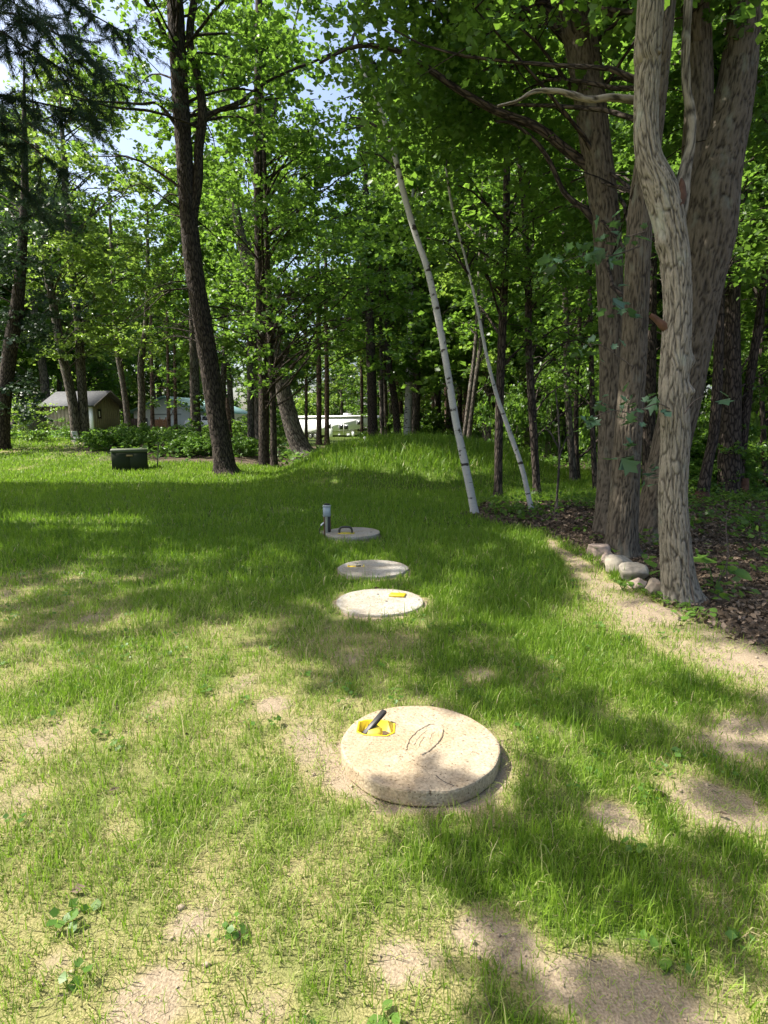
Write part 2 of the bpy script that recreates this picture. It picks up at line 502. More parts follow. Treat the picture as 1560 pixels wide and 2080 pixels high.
# ------------------------------------------------------------------ ground
def ground_mesh():
    def axis(lo, hi, fine_lo, fine_hi, step, ratio):
        a = list(np.arange(fine_lo, fine_hi + 1e-6, step))
        v, s = fine_hi, step
        while v < hi:
            s *= ratio; v += s; a.append(v)
        v, s = fine_lo, step
        while v > lo:
            s *= ratio; v -= s; a.insert(0, v)
        return np.array(a)
    xs = axis(-500, 500, -2.6, 2.6, 0.055, 1.045)
    ys = axis(-60, 900, 0.75, 4.2, 0.05, 1.034)
    X, Y = np.meshgrid(xs, ys)
    x, y = X.ravel(), Y.ravel()
    z = terrain(x, y)
    lu, wo = lush(x, y), woods(x, y)
    clod = (fbm(x * 9, y * 9, 51, 3) - 0.5) * 0.05 * (1 - np.clip(lu * 1.4, 0, 1)) * (1 - wo) + (fbm(x * 4, y * 4, 57, 3) - 0.5) * 0.06 * wo
    z = z + clod * (y < 14) * (np.abs(x) < 9)
    nx, ny = len(xs), len(ys)
    i, j = np.meshgrid(np.arange(ny - 1), np.arange(nx - 1), indexing='ij')
    a = i * nx + j
    F = np.stack([a, a + 1, a + 1 + nx, a + nx], -1).reshape(-1, 4)
    m, nt, b = new_mat('ground_soil')
    L = nt.links
    def attr(n):
        q = nt.nodes.new('ShaderNodeAttribute'); q.attribute_name = n; return q.outputs['Fac']
    tc = nt.nodes.new('ShaderNodeTexCoord')
    def nz(sc, det=6):
        q = nt.nodes.new('ShaderNodeTexNoise'); q.inputs['Scale'].default_value = sc; q.inputs['Detail'].default_value = det
        L.new(tc.outputs['Object'], q.inputs['Vector']); return q.outputs['Fac']
    def ramp(f, p0, c0, p1, c1):
        q = nt.nodes.new('ShaderNodeValToRGB'); e = q.color_ramp.elements
        e[0].position, e[1].position = p0, p1; e[0].color, e[1].color = c0 + (1,), c1 + (1,)
        L.new(f, q.inputs['Fac']); return q.outputs[0]
    def mix(f, a_, b_):
        q = nt.nodes.new('ShaderNodeMixRGB'); L.new(f, q.inputs['Fac']); L.new(a_, q.inputs['Color1']); L.new(b_, q.inputs['Color2']); return q.outputs[0]
    nf, ng, nl = nz(130, 8), nz(9), nz(150)
    soil = ramp(nf, 0.3, (0.175, 0.135, 0.09), 0.72, (0.36, 0.29, 0.20))
    thatch = ramp(nl, 0.32, (0.11, 0.105, 0.035), 0.7, (0.34, 0.30, 0.14))
    green = ramp(nl, 0.3, (0.035, 0.062, 0.010), 0.7, (0.11, 0.16, 0.03))
    lit = ramp(nf, 0.3, (0.045, 0.035, 0.025), 0.75, (0.16, 0.122, 0.088))
    c = mix(ramp(attr('lush'), 0.14, (0, 0, 0), 0.38, (1, 1, 1)), soil, thatch)
    c = mix(ramp(attr('lush'), 0.38, (0, 0, 0), 0.72, (1, 1, 1)), c, green)
    c = mix(attr('woods'), c, lit)
    L.new(c, b.inputs['Base Color'])
    b.inputs['Roughness'].default_value = 0.95
    b.inputs['Specular IOR Level'].default_value = 0.1
    bp = nt.nodes.new('ShaderNodeBump'); bp.inputs['Strength'].default_value = 0.6; bp.inputs['Distance'].default_value = 0.01
    L.new(nf, bp.inputs['Height']); L.new(bp.outputs[0], b.inputs['Normal'])
    far = (y > 30) & (wo < .5)
    g = mk('ground', np.stack([x, y, z], 1), [F], m, attrs={'lush': np.where(far, .7, lu), 'woods': wo}, smooth=True)
    tag(g, kind='structure')
    return g
ground_mesh()

# ------------------------------------------------------------------ grass
def blades(P, h, w, az, lean, tint, bend=1.0):
    n = len(P)
    d = np.stack([np.cos(az), np.sin(az), np.zeros(n)], 1)
    sd = np.stack([-np.sin(az), np.cos(az), np.zeros(n)], 1) * (w / 2)[:, None]
    # let the flat side look about
    tw = rng.uniform(0, 2 * np.pi, n)
    sd = np.stack([np.cos(tw), np.sin(tw), np.zeros(n)], 1) * (w / 2)[:, None]
    up = np.array([0, 0, 1.0])
    mid = P + up * (h * .55 * np.cos(lean * .5))[:, None] + d * (h * .55 * np.sin(lean * .5))[:, None]
    tip = mid + up * (h * .45 * np.cos(lean * 1.35 * bend))[:, None] + d * (h * .45 * np.sin(lean * 1.35 * bend))[:, None]
    V = np.stack([P - sd, P + sd, mid - sd * .8, mid + sd * .8, tip], 1).reshape(-1, 3)
    o = np.arange(n)[:, None] * 5
    F = np.concatenate([o + [0, 1, 3], o + [0, 3, 2], o + [2, 3, 4]])
    return V, F, np.repeat(tint, 5)

def scatter(y0, y1, dens, xpad=1.25, xlim=(-60, 60)):
    """random ground points across the view between two distances"""
    a = (y0 + y1) * .5
    hw = 0.70 * xpad
    A = hw * (y1 ** 2 - y0 ** 2) + 3.2 * (y1 - y0)
    n = int(A * dens)
    y = np.sqrt(rng.uniform(y0 ** 2, y1 ** 2, n))
    x = rng.uniform(-1, 1, n) * (hw * y + 1.6)
    k = (np.abs(x) < .72 * y + .35) | (rng.uniform(0, 1, n) < .55)   # thinner beyond the picture's sides
    k &= (x > xlim[0]) & (x < xlim[1])
    return x[k], y[k]

def make_grass():
    Vs, Fs, Ts, o = [], [], [], 0
    for (y0, y1, dens, hh, ww) in ((0.85, 2.2, 12000, .064, .0038), (2.2, 3.6, 8800, .068, .0043), (3.6, 5.5, 5200, .075, .0056), (5.5, 9, 1900, .082, .0083), (9, 14.2, 740, .09, .0125),
                                   (14.2, 22, 420, .10, .02), (22, 34, 75, .11, .04)):
        x, y = scatter(y0, y1, dens, xlim=(-34, 12))
        lu, wo = lush(x, y), woods(x, y)
        tuft = .55 * fbm(x * 7.5, y * 7.5, 61, 2) + .45 * fbm(x * 19, y * 19, 62, 2)
        mo = mound(x, y)
        p = np.clip((lu - 0.08) * 1.6, 0, 1) * np.clip(0.22 + (tuft - .36) * 4.6 + np.clip(lu - .6, 0, .6), 0.05, 1) * (1 - wo)
        k = rng.uniform(0, 1, len(x)) < p
        x, y, lu, mo = x[k], y[k], lu[k], mo[k]
        n = len(x)
        P = np.stack([x, y, terrain(x, y) - 0.004], 1)
        dry = np.clip(0.80 - lu, 0, .5)
        tint = np.clip(rng.normal(.40, .19, n) + dry * .62 - sst(.1, .5, mo) * .1 + (fbm(x * 1.5, y * 1.5, 63, 2) - .5) * .5, 0, .74)
        st = rng.uniform(0, 1, n) < (.05 + dry * .45)
        yel = (1 - sst(-.5, .5, x)) * (1 - sst(4, 6, y + .3 * x))
        tint = np.clip(tint + .14 * yel, 0, .76)
        st = st | (rng.uniform(0, 1, n) < .20 * yel)
        tint = np.where(st, rng.uniform(.75, 1, n), tint)
        h = hh * rng.gamma(9, 1 / 9, n) * (0.6 + 0.55 * np.clip(lu, 0, 1)) * (1 + 1.3 * sst(.15, .7, mo)) * (1 + .5 * (rng.uniform(0, 1, n) < .04))
        w = ww * rng.uniform(.7, 1.3, n)
        az = rng.uniform(0, 2 * np.pi, n) + 0.6 * np.sin(x * 2)
        lean = np.abs(rng.normal(.45, .38, n)) + np.where(st, .45, 0)
        V, F, T = blades(P, h, w, az, np.clip(lean, 0, 1.5), tint)
        Vs.append(V); Fs.append(F + o); Ts.append(T); o += len(V)
    g = mk('grass', np.concatenate(Vs), [np.concatenate(Fs)], M_grass, attrs={'tint': np.concatenate(Ts)})
    tag(g, 'thin patchy lawn grass, lush on the mound', 'grass', kind='stuff')
    # dry straw lying between the blades
    Vs, Fs, Ts, o = [], [], [], 0
    for (y0, y1, dens, ll, ww) in ((0.85, 2.4, 4600, .036, .0024), (2.4, 4.2, 2700, .042, .0034), (4.2, 8, 700, .05, .006)):
        x, y = scatter(y0, y1, dens)
        lu, wo = lush(x, y), woods(x, y)
        p = np.clip(1.15 - lu, 0.0, 1) * (fbm(x * 9, y * 9, 67, 2) > .40) * (1 - wo) 
        k = rng.uniform(0, 1, len(x)) < p
        x, y = x[k], y[k]
        n = len(x)
        P = np.stack([x, y, terrain(x, y) + rng.uniform(.002, .016, n)], 1)
        V, F, T = blades(P, ll * rng.uniform(.5, 1.5, n), ww * rng.uniform(.7, 1.3, n), rng.uniform(0, 6.28, n), rng.uniform(1.25, 1.7, n), rng.uniform(.55, 1, n), .8)
        Vs.append(V); Fs.append(F + o); Ts.append(T); o += len(V)
    g = mk('straw', np.concatenate(Vs), [np.concatenate(Fs)], M_grass, attrs={'tint': np.concatenate(Ts)})
    tag(g, 'dry straw and clippings lying on the thin lawn', 'straw', kind='stuff')
make_grass()

# ------------------------------------------------------------------ leaves
LOBE = np.array([(0, -.5), (.20, -.30), (.46, -.22), (.30, -.02), (.48, .22), (.20, .20), (0, .52), (-.20, .20), (-.48, .22), (-.30, -.02), (-.46, -.22), (-.20, -.30)])
OVAL = np.array([(0, -.5), (.22, -.34), (.36, -.08), (.30, .18), (.12, .40), (0, .5), (-.12, .40), (-.30, .18), (-.36, -.08), (-.22, -.34)])
MAPL = np.array([(0, -.5), (.34, -.30), (.20, .0), (.46, .20), (0, .52), (-.46, .20), (-.20, .0), (-.34, -.30)])
DIAM = np.array([(0, -.5), (.36, -.04), (0, .5), (-.36, -.04)])

def leaf_geo(P, size, up=0.9, shape=DIAM, fold=0.12, g=None):
    g = g or rng
    n = len(P)
    N = g.normal(0, .55, (n, 3)); N[:, 2] += up
    N /= np.linalg.norm(N, axis=1)[:, None]
    T = g.normal(0, 1, (n, 3)); T[:, 2] -= .35
    T -= N * (T * N).sum(1)[:, None]
    T /= np.linalg.norm(T, axis=1)[:, None]
    Bt = np.cross(N, T)
    s = (size * g.uniform(.65, 1.3, n))[:, None, None]
    q = shape
    k = len(q)
    V = P[:, None, :] + s * (q[None, :, 0:1] * Bt[:, None, :] + q[None, :, 1:2] * T[:, None, :] + (fold * np.abs(q[None, :, 0:1]) - .10 * (q[None, :, 1:2] + .1) ** 2) * N[:, None, :])
    o = np.arange(n)[:, None] * k
    F = np.concatenate([o + [0, j, j + 1] for j in range(1, k - 1)])
    return V.reshape(-1, 3), F, np.repeat(g.uniform(0, 1, n), k)

def clump_points(c, r, n, g, flat=0.32, ntw=None):
    """leaf places along short twigs that spread from the clump's centre, mostly level"""
    ntw = ntw or max(5, int(n / 22))
    az = g.uniform(0, 2 * np.pi, ntw)
    dr = np.stack([np.cos(az), np.sin(az), g.normal(-.05, flat, ntw)], 1)
    st = np.asarray(c) + g.normal(0, 1, (ntw, 3)) * np.array([.35, .35, .30]) * r
    ln = r * g.uniform(.45, 1.1, ntw)
    i = g.integers(0, ntw, n)
    t = g.uniform(.05, 1, n)
    P = st[i] + dr[i] * (ln[i] * t)[:, None]
    P[:, 2] -= .12 * r * t ** 2
    return P + g.normal(0, .07 * r + .03, (n, 3)) * np.array([1, 1, .6])

def crown(name, clumps, parent, mat, size, per, shape=DIAM, g=None, up=0.9, origin=(0, 0, 0)):
    g = g or rng
    P = np.concatenate([clump_points(c, r, max(8, int(per * (r ** 2))), g) for c, r in clumps])
    V, F, T = leaf_geo(P, size, up, shape, g=g)
    ct = np.concatenate([np.full(max(8, int(per * (r ** 2))) * len(shape), g.uniform(0, 1)) for c, r in clumps])
    T = .5 * T + .5 * ct
    o = mk(name, V - np.asarray(origin), [F], mat, parent, {'tint': T})
    o['kind'] = 'stuff'
    return o

def limb_path(a, b, g, sag=0.12, n=7):
    a, b = np.asarray(a, float), np.asarray(b, float)
    L = np.linalg.norm(b - a)
    mid = a * .5 + b * .5 + np.array([0, 0, sag * L]) + g.normal(0, .05 * L, 3)
    q = catmull([a, a * .7 + mid * .3 + g.normal(0, .02 * L, 3), mid, b * .6 + mid * .4 + g.normal(0, .03 * L, 3), b], n)
    return q

def limbs(name, pairs, parent, mat, g, r0=0.05, sides=5, origin=(0, 0, 0), twigs=3):
    mb, bk = MB(), []
    for a, b in pairs:
        q = limb_path(a, b, g)
        L = np.linalg.norm(np.asarray(b) - np.asarray(a))
        rr = min(r0, .012 + .011 * L)
        V, F, K = tube(q - np.asarray(origin), np.linspace(rr, rr * .25, len(q)), sides)
        mb.add(V, f4=F); bk.append(K)
        for _ in range(twigs):
            s = q[g.integers(2, len(q))]
            e = s + g.normal(0, 1, 3) * np.array([.45, .45, .22]) * min(L * .5, 1.6)
            t = limb_path(s, e, g, .05, 4)
            V, F, K = tube(t - np.asarray(origin), np.linspace(rr * .35, rr * .12 + .002, 4), 3)
            mb.add(V, f4=F); bk.append(K)
    return tag(mb.build(name, mat, parent, attrs={'bk': np.concatenate(bk)}), kind='stuff')

def cells(x, y, z, s):
    """distance to the borders between random cells (0 on a border)"""
    ix, iy, iz = np.floor(x).astype(np.int64), np.floor(y).astype(np.int64), np.floor(z).astype(np.int64)
    a = np.full(x.shape, 9.0); b = np.full(x.shape, 9.0)
    for dx in (-1, 0, 1):
        for dy in (-1, 0, 1):
            for dz in (-1, 0, 1):
                jx, jy, jz = ix + dx, iy + dy, iz + dz
                d = np.sqrt((jx + _h(jx, jy, jz, s) - x) ** 2 + (jy + _h(jx, jy, jz, s + 1) - y) ** 2 + (jz + _h(jx, jy, jz, s + 2) - z) ** 2)
                b = np.minimum(b, np.maximum(a, d)); a = np.minimum(a, d)
    return b - a

def bark_disp(depth, hs, vs, seed=0, flare=None, bumps=()):
    def f(bk, TH, SS, RR):
        x, y, z = bk[..., 0] * hs, bk[..., 1] * hs, bk[..., 2] * vs
        wv = (noise3(x * .45, y * .45, z * .9, seed + 5) - .5) * 1.5 + (noise3(x * .3, y * .3, z * 1.5, seed + 6) - .5) * .9
        if depth > .009:
            e = cells(x + wv, y - wv, z, seed)
            e2 = cells(x * 2.3 + wv, y * 2.3, z * 3.2, seed + 30)
            n2 = noise3(x * 2.5, y * 2.5, z * 2.5, seed + 8)
            f.rg = np.clip(sst(.0, .20, e) * .70 + sst(0, .22, e2) * .18 + .24 * n2 - .06, 0, 1)
        else:
            f.rg = sst(0, .42, np.abs(2 * noise3(x + wv, y - wv, z, seed) - 1))
        d = -depth * (1 - f.rg) - depth * .2 * noise3(x * 3, y * 3, z * 3, seed + 9)
        d = d + RR * .045 * (noise3(bk[..., 0] * 4, bk[..., 1] * 4, SS * 1.1, seed + 2) - .5)
        if flare is not None:
            h, amt, k = flare
            d = d + RR * amt * np.exp(-SS / h) * (.55 + .45 * np.cos(TH * k + seed))
        for (th, s, rad, amt) in bumps:
            dt = (TH - th + np.pi) % (2 * np.pi) - np.pi
            d = d + amt * np.exp(-((dt * RR / rad) ** 2 + ((SS - s) / rad) ** 2))
        return d
    return f

def trunk(name, pts, rad, parent, mat, sides=12, rings=28, disp=None, origin=(0, 0, 0), vis=None):
    q = catmull(np.column_stack([pts, rad]), rings)
    if vis:                                             # finer rings on the lower length
        m = int(np.searchsorted(q[:, 2], vis))
        if 3 < m < rings - 4:
            lo, hi = catmull(q[:m], int(rings * .9)), catmull(q[m - 1:], rings - int(rings * .9))
            q = np.vstack([lo, hi[1:]])
    V, F, K = tube(q[:, :3] - np.asarray(origin), q[:, 3], sides, disp)
    rg = disp.rg.ravel() if disp is not None else np.full(len(V), .75)
    return mk(name, V, [F], mat, parent, {'bk': K, 'rg': rg}, smooth=True), q

def px_path(lst, Y, dY=0.0):
    """(px, py, width px) -> points and radii at distance Y (+dY per metre of height)"""
    pts, rad = [], []
    for (px, py, w) in lst:
        p = at_y(px, py, Y)
        yy = Y + dY * max(p[2], 0)
        p = at_y(px, py, yy)
        pts.append(p); rad.append(wid(w, yy) / 2)
    return np.array(pts), np.array(rad)

def top_up(pts, rad, top, r_end, drift=(0, 0)):
    """carry a trunk on above the picture to its real height"""
    d = (pts[-1] - pts[-2]); d = d / d[2]
    d[:2] = np.clip(d[:2], -.2, .2)
    z = pts[-1][2]
    e = []
    for f in (.5, 1):
        q = pts[-1] + d * (top - z) * f * np.array([.6, .6, 1]) + np.array([drift[0], drift[1], 0]) * f
        e.append(q)
    return np.vstack([pts, e]), np.concatenate([rad, [rad[-1] * .6 + r_end * .4, r_end]])

# ------------------------------------------------------------------ near trees on the right
def tree_root(name, label, base, cat='tree', group=None):
    return thing(name, label, cat, base, 0, group)

def base_of(px, py):
    p = ground_at(px, py)
    return p

def crown_at(regions, g):
    """(x0, x1, y0, y1, Ya, Yb, count, r) in picture fractions -> clump centres in the place"""
    out = []
    for (x0, x1, y0, y1, Ya, Yb, n, r) in regions:
        for _ in range(n):
            p = at_y(g.uniform(x0, x1), g.uniform(y0, y1), g.uniform(Ya, Yb))
            out.append((p, r * g.uniform(.7, 1.25)))
    return out

def limb_pairs(q, clumps, g, every=1, back=1.2):
    pr = []
    zt = q[:, 2]
    for (c, r) in clumps[::every]:
        d = np.linalg.norm(q[:, :2] - c[:2], axis=1)
        want = c[2] - .35 * d.min() - back * .3
        i = int(np.argmin(np.abs(zt - want)))
        pr.append((q[i, :3], c))
    return pr

g1 = np.random.default_rng(101)

# T1: pale furrowed trunk nearest the camera
b = base_of(1382, 1222)
YT1 = b[1]
pts, rad = px_path([(1388, 1240, 102), (1382, 1205, 78), (1376, 1160, 67), (1370, 1080, 59), (1367, 1000, 56), (1372, 880, 55), (1368, 790, 56), (1373, 700, 55), (1376, 620, 53),
                    (1372, 540, 55), (1364, 480, 56), (1352, 420, 60), (1336, 370, 58), (1318, 320, 48), (1312, 250, 44), (1316, 120, 46), (1322, 0, 47)], YT1)
pts, rad = top_up(pts, rad, 13, .05, (.3, .4))
t1 = tree_root('ash_tree', 'pale grey furrowed trunk, nearest of the right-hand clump, forking with burls', b)
tk, q1 = trunk('trunk', pts, rad, t1, B_near, 110, 640, bark_disp(.0105, 32, 4.2, 3, (.14, .30, 3), [(np.pi * 1.02, 2.3, .07, .055), (np.pi * .8, 2.02, .06, .05), (0.2, 3.3, .07, .03), (np.pi * 1.5, 2.75, .06, .02), (np.pi*1.4, 2.05, .05, .03)]), b, 5.3)
pts, rad = px_path([(1372, 440, 40), (1382, 395, 34), (1390, 350, 24), (1402, 300, 18), (1404, 240, 17), (1394, 170, 16), (1393, 90, 16), (1398, 0, 15)], YT1)
pts, rad = top_up(pts, rad, 9, .02)
trunk('limb', pts, rad, t1, B_near, 20, 90, bark_disp(.004, 40, 8, 6), b)
pts, rad = px_path([(1310, 203, 22), (1285, 203, 15), (1240, 198, 13), (1200, 202, 12), (1160, 192, 12), (1130, 185, 10), (1085, 186, 8), (1050, 205, 6), (1010, 216, 5)], YT1, .05)
trunk('branch', pts, rad, t1, B_near, 12, 40, bark_disp(.003, 40, 8, 8), b)
pts, rad = px_path([(1366, 672, 26), (1345, 660, 17), (1330, 646, 12), (1320, 640, 9)], YT1)
trunk('broken_branch', pts, rad, t1, M_rot, 10, 12, bark_disp(.004, 40, 10, 8), b)[0]['label'] = 'short snapped reddish branch stub'
pts, rad = px_path([(1374, 420, 24), (1383, 398, 22), (1385, 375, 12), (1384, 362, 4)], YT1 - .06)
trunk('torn_wood', pts, rad, t1, M_rot, 10, 14, bark_disp(.006, 50, 14, 18), b)[0]['label'] = 'reddish torn wood in the fork'
cl1 = crown_at([(1050, 1560, -420, -60, 4.2, 6.5, 16, .8)], g1)
crown('crown', cl1, t1, M_maple, .12, 200, MAPL, g1, origin=b)

# T2: brown ridged trunk just behind
b = base_of(1262, 1128)
Y2 = b[1]
pts, rad = px_path([(1262, 1142, 96), (1262, 1118, 72), (1264, 1070, 62), (1270, 980, 57), (1276, 880, 54), (1284, 780, 52), (1290, 660, 49), (1296, 520, 47), (1302, 420, 46), (1318, 300, 44), (1335, 150, 42), (1350, 0, 40)], Y2)
pts, rad = top_up(pts, rad, 14, .05, (.4, .6))
t2 = tree_root('maple_tree', 'brown ridged trunk behind the line of rocks, second of the right-hand clump', b)
tk, q2 = trunk('trunk', pts, rad, t2, B_mid, 84, 520, bark_disp(.013, 32, 2.8, 13, (.18, .28, 4)), b, 6.8)

# T3: tall trunk with two low limbs to the left
b = base_of(1240, 1082)
Y3 = b[1]
pts, rad = px_path([(1238, 1095, 84), (1238, 1070, 66), (1240, 1000, 57), (1242, 880, 52), (1244, 740, 50), (1240, 600, 50), (1234, 480, 52), (1222, 380, 54), (1208, 280, 56), (1195, 180, 58), (1180, 80, 60), (1166, 0, 60)], Y3)
pts, rad = top_up(pts, rad, 15, .06, (-.4, .6))
t3 = tree_root('maple_tree', 'tall brown trunk with low limbs reaching left over the mound, third of the clump', b)
tk, q3 = trunk('trunk', pts, rad, t3, B_mid, 80, 500, bark_disp(.014, 30, 2.6, 23, (.2, .28, 4)), b, 8)
for k, (lst, dy) in enumerate((([(1210, 345, 30), (1188, 328, 20), (1150, 295, 18), (1100, 250, 17), (1050, 225, 16), (1000, 200, 15), (930, 155, 13), (870, 108, 12), (800, 66, 10), (740, 52, 9), (690, 60, 7), (640, 82, 5)], .25),
                 ([(1225, 470, 22), (1190, 425, 13), (1150, 388, 10), (1120, 320, 9), (1090, 275, 8), (1050, 240, 6), (1010, 230, 4)], .1),
                 ([(1185, 95, 34), (1158, 70, 28), (1130, 30, 26), (1105, -20, 24), (1060, -120, 20)], .1))):
    pts, rad = px_path(lst, Y3, 0)
    pts = pts + np.linspace(0, 1, len(pts))[:, None] * np.array([0, dy * 2, 0])
    trunk('limb', pts, rad, t3, B_dark, 14, 60, bark_disp(.004, 30, 5, 33 + k), b)

# T4: big trunk behind, splitting in two
b = base_of(1328, 1105)
Y4 = b[1] + .1
b = np.array([b[0], Y4, h1(b[0], Y4)])
pts, rad = px_path([(1318, 1118, 96), (1326, 1080, 76), (1342, 1000, 74), (1364, 900, 74), (1386, 800, 76), (1402, 700, 80), (1420, 580, 88), (1436, 480, 100), (1446, 390, 96), (1464, 310, 84), (1482, 240, 74), (1500, 140, 64), (1518, 0, 56)], Y4)
pts, rad = top_up(pts, rad, 15, .06, (.6, .4))
t4 = tree_root('maple_tree', 'thickest trunk of the right-hand clump, leaning right and splitting in two', b)
tk, q4 = trunk('trunk', pts, rad, t4, B_mid, 100, 500, bark_disp(.015, 27, 2.4, 43, (.25, .25, 4)), b, 8)
pts, rad = px_path([(1410, 450, 52), (1412, 370, 52), (1416, 290, 52), (1420, 200, 50), (1418, 100, 48), (1410, 0, 46)], Y4 + .1)
pts, rad = top_up(pts, rad, 14, .05, (-.3, .6))
trunk('stem', pts, rad, t4, B_mid, 64, 220, bark_disp(.012, 28, 2.2, 53), b, 8)
cl = crown_at([(740, 1560, -330, 60, 7.0, 10.5, 50, .8), (1430, 1650, -40, 300, 8, 10, 16, .7), (840, 1200, -60, 330, 9, 12, 34, .8), (1080, 1330, 250, 560, 9, 12, 16, .65)], g1)
gl = [cl[:26] + cl[66:84], cl[26:50] + cl[84:], cl[50:66]]
for tr, q, cc in ((t3, q3, gl[0]), (t2, q2, gl[1]), (t4, q4, gl[2])):
    bb = np.array(tr.location)
    crown('crown', cc, tr, M_maple, .105, 430, MAPL, g1, origin=bb)
    limbs('branches', limb_pairs(q, cc, g1, 2), tr, B_dark, g1, .035, 5, bb, 2)

# sprays of big leaves growing from T2 and T1, each leaf its own piece
LEAFM = []
for sh in (LOBE, MAPL * np.array([.9, 1]), LOBE):
    V, F, T = leaf_geo(np.zeros((1, 3)), np.array([1.0]), 3.0, sh, .16)
    c = V.mean(0)
    me = mk('leaf', V - V[0], [F], M_blue, attrs={'tint': np.full(len(V), .6)})
    LEAFM.append(me.data)
    bpy.data.objects.remove(me)
def leaf_piece(parent, p, size, g, data, up=None):
    o = bpy.data.objects.new('leaf', data)
    COL.objects.link(o)
    o.parent = parent
    o.location = [float(c) for c in p]
    o.rotation_euler = (g.normal(.35, .5), g.normal(0, .45), g.uniform(0, 6.28))
    s = size * g.uniform(.75, 1.25)
    o.scale = (s, s, s)
    return o
def spray(tree, Y, way, n, size, rr, g):
    """a thin shoot with leaf pieces along it; way = picture places at distance Y"""
    base = np.array(tree.location)
    p = np.array([at_y(px, py, Y) for px, py in way])
    q = catmull(p, 16)
    V, F, K = tube(q - base, np.linspace(rr, rr * .3, 16), 5)
    sh = mk('shoot', V, [F], M_twig, tree, {'bk': K}, smooth=True)
    for k in range(n):
        t = q[g.integers(4, 16)] + g.normal(0, 1, 3) * np.array([.09, .12, .07])
        leaf_piece(sh, t - base, size, g, LEAFM[g.integers(0, 3)])
spray(t2, Y2 - .5, [(1300, 500), (1240, 520), (1180, 520), (1110, 545)], 30, .14, .008, g1)
spray(t2, Y2 - .5, [(1310, 470), (1270, 480), (1220, 465)], 16, .14, .007, g1)
spray(t2, Y2 - .6, [(1285, 745), (1250, 720), (1215, 700), (1170, 705)], 12, .13, .008, g1)
spray(t2, Y2 - .6, [(1300, 850), (1280, 840), (1240, 835), (1180, 860)], 22, .13, .008, g1)
spray(t1, YT1 - .3, [(1390, 840), (1410, 815), (1440, 800)], 3, .13, .006, g1)
spray(t1, YT1 - .2, [(1360, 830), (1335, 820), (1300, 832), (1262, 838)], 14, .12, .007, g1)
spray(t2, Y2 - .5, [(1290, 925), (1262, 915), (1248, 918)], 6, .17, .005, g1)
spray(t4, Y4 - .6, [(1350, 960), (1330, 965), (1310, 968)], 9, .17, .006, g1)
spray(t2, Y2 - .4, [(1290, 640), (1262, 625), (1240, 610)], 10, .16, .006, g1)

# ------------------------------------------------------------------ birches and slim trunks by the mound
def slim(name, label, lst, Y, mat, top, g, clumps=None, lm=None, size=.1, per=150, sides=12, dY=0.0, shape=DIAM, bdepth=.003, group=None, twig=2, every=1):
    pts, rad = px_path(lst, Y, dY)
    zb = h1(pts[0][0], pts[0][1])
    pts[0][2] = min(pts[0][2], zb) - .03
    if top: pts, rad = top_up(pts, rad, top, .02)
    base = np.array([pts[0][0], pts[0][1], zb])
    r = tree_root(name, label, base, group=group)
    tk, q = trunk('trunk', pts, rad, r, mat, sides, 70, bark_disp(bdepth, 24, 5, int(lst[0][0]), (.12, .3, 3)), base)
    if clumps:
        crown('crown', clumps, r, lm or M_maple, size, per, shape, g, origin=base)
        limbs('branches', limb_pairs(q, clumps, g, every), r, mat if mat is not B_birch else B_dark, g, .04, 5, base, twig)
    return r, q

g2 = np.random.default_rng(202)
YB = ground_at(965, 1045)[1]
slim('birch_tree', 'white birch trunk leaning left in front of the mound', [(966, 1052, 22), (962, 1030, 17), (944, 940, 16), (925, 850, 15), (905, 730, 14), (885, 620, 13.5), (866, 540, 13), (845, 480, 12), (822, 400, 12), (800, 310, 10), (772, 220, 8), (745, 160, 6), (715, 100, 4)], YB, B_birch, None, g2,
     crown_at([(690, 860, 40, 330, YB - .3, YB + 2, 9, .6)], g2), M_maple, .10, 260)
YC = ground_at(1080, 1038)[1]
slim('birch_tree', 'thin dusty white birch leaning left, further right by the mound foot', [(1082, 1042, 14), (1076, 1020, 11), (1060, 950, 10.5), (1036, 880, 10), (1022, 840, 9), (1008, 800, 8), (988, 720, 7), (968, 620, 6), (944, 520, 5), (920, 430, 6), (905, 340, 4)], YC, B_birch, None, g2,
     crown_at([(870, 1010, 300, 560, YC - .5, YC + 1.5, 9, .6)], g2), M_maple, .10, 260)
Y5 = 13.2
slim('slim_maple', 'straight dark trunk rising between the two birches', [(1011, 1012, 22), (1012, 985, 18), (1014, 850, 17), (1020, 680, 17), (1028, 480, 15), (1030, 300, 13), (1034, 150, 11), (1036, 0, 10)], Y5, B_dark, 11, g2,
     crown_at([(830, 1150, 100, 560, Y5 - 1.5, Y5 + 2, 26, .85), (900, 1150, 560, 720, Y5 - 1, Y5 + 2, 5, .6)], g2), M_dark, .13, 250, twig=3)
slim('slim_maple', 'straight dark trunk just right of the thin leaning birch', [(1092, 1012, 20), (1090, 985, 17), (1082, 850, 16), (1074, 700, 15), (1072, 560, 13), (1064, 420, 11), (1050, 280, 9), (1040, 120, 7), (1034, 0, 6)], Y5 + .3, B_dark, 10, g2,
     crown_at([(960, 1240, 60, 600, Y5 - 1, Y5 + 3, 22, .85), (1080, 1240, 640, 840, Y5, Y5 + 3, 8, .6)], g2), M_dark, .13, 250, twig=3)
Y6 = ground_at(1128, 1050)[1]
slim('sapling', 'thin bare grey sapling stem standing in leaf litter', [(1128, 1054, 7), (1132, 1000, 5.5), (1136, 930, 5), (1134, 850, 4), (1128, 790, 3)], Y6, B_back, None, g2, crown_at([(1095, 1165, 780, 880, Y6 - .2, Y6 + .2, 3, .25)], g2), M_dark, .06, 200, sides=8)

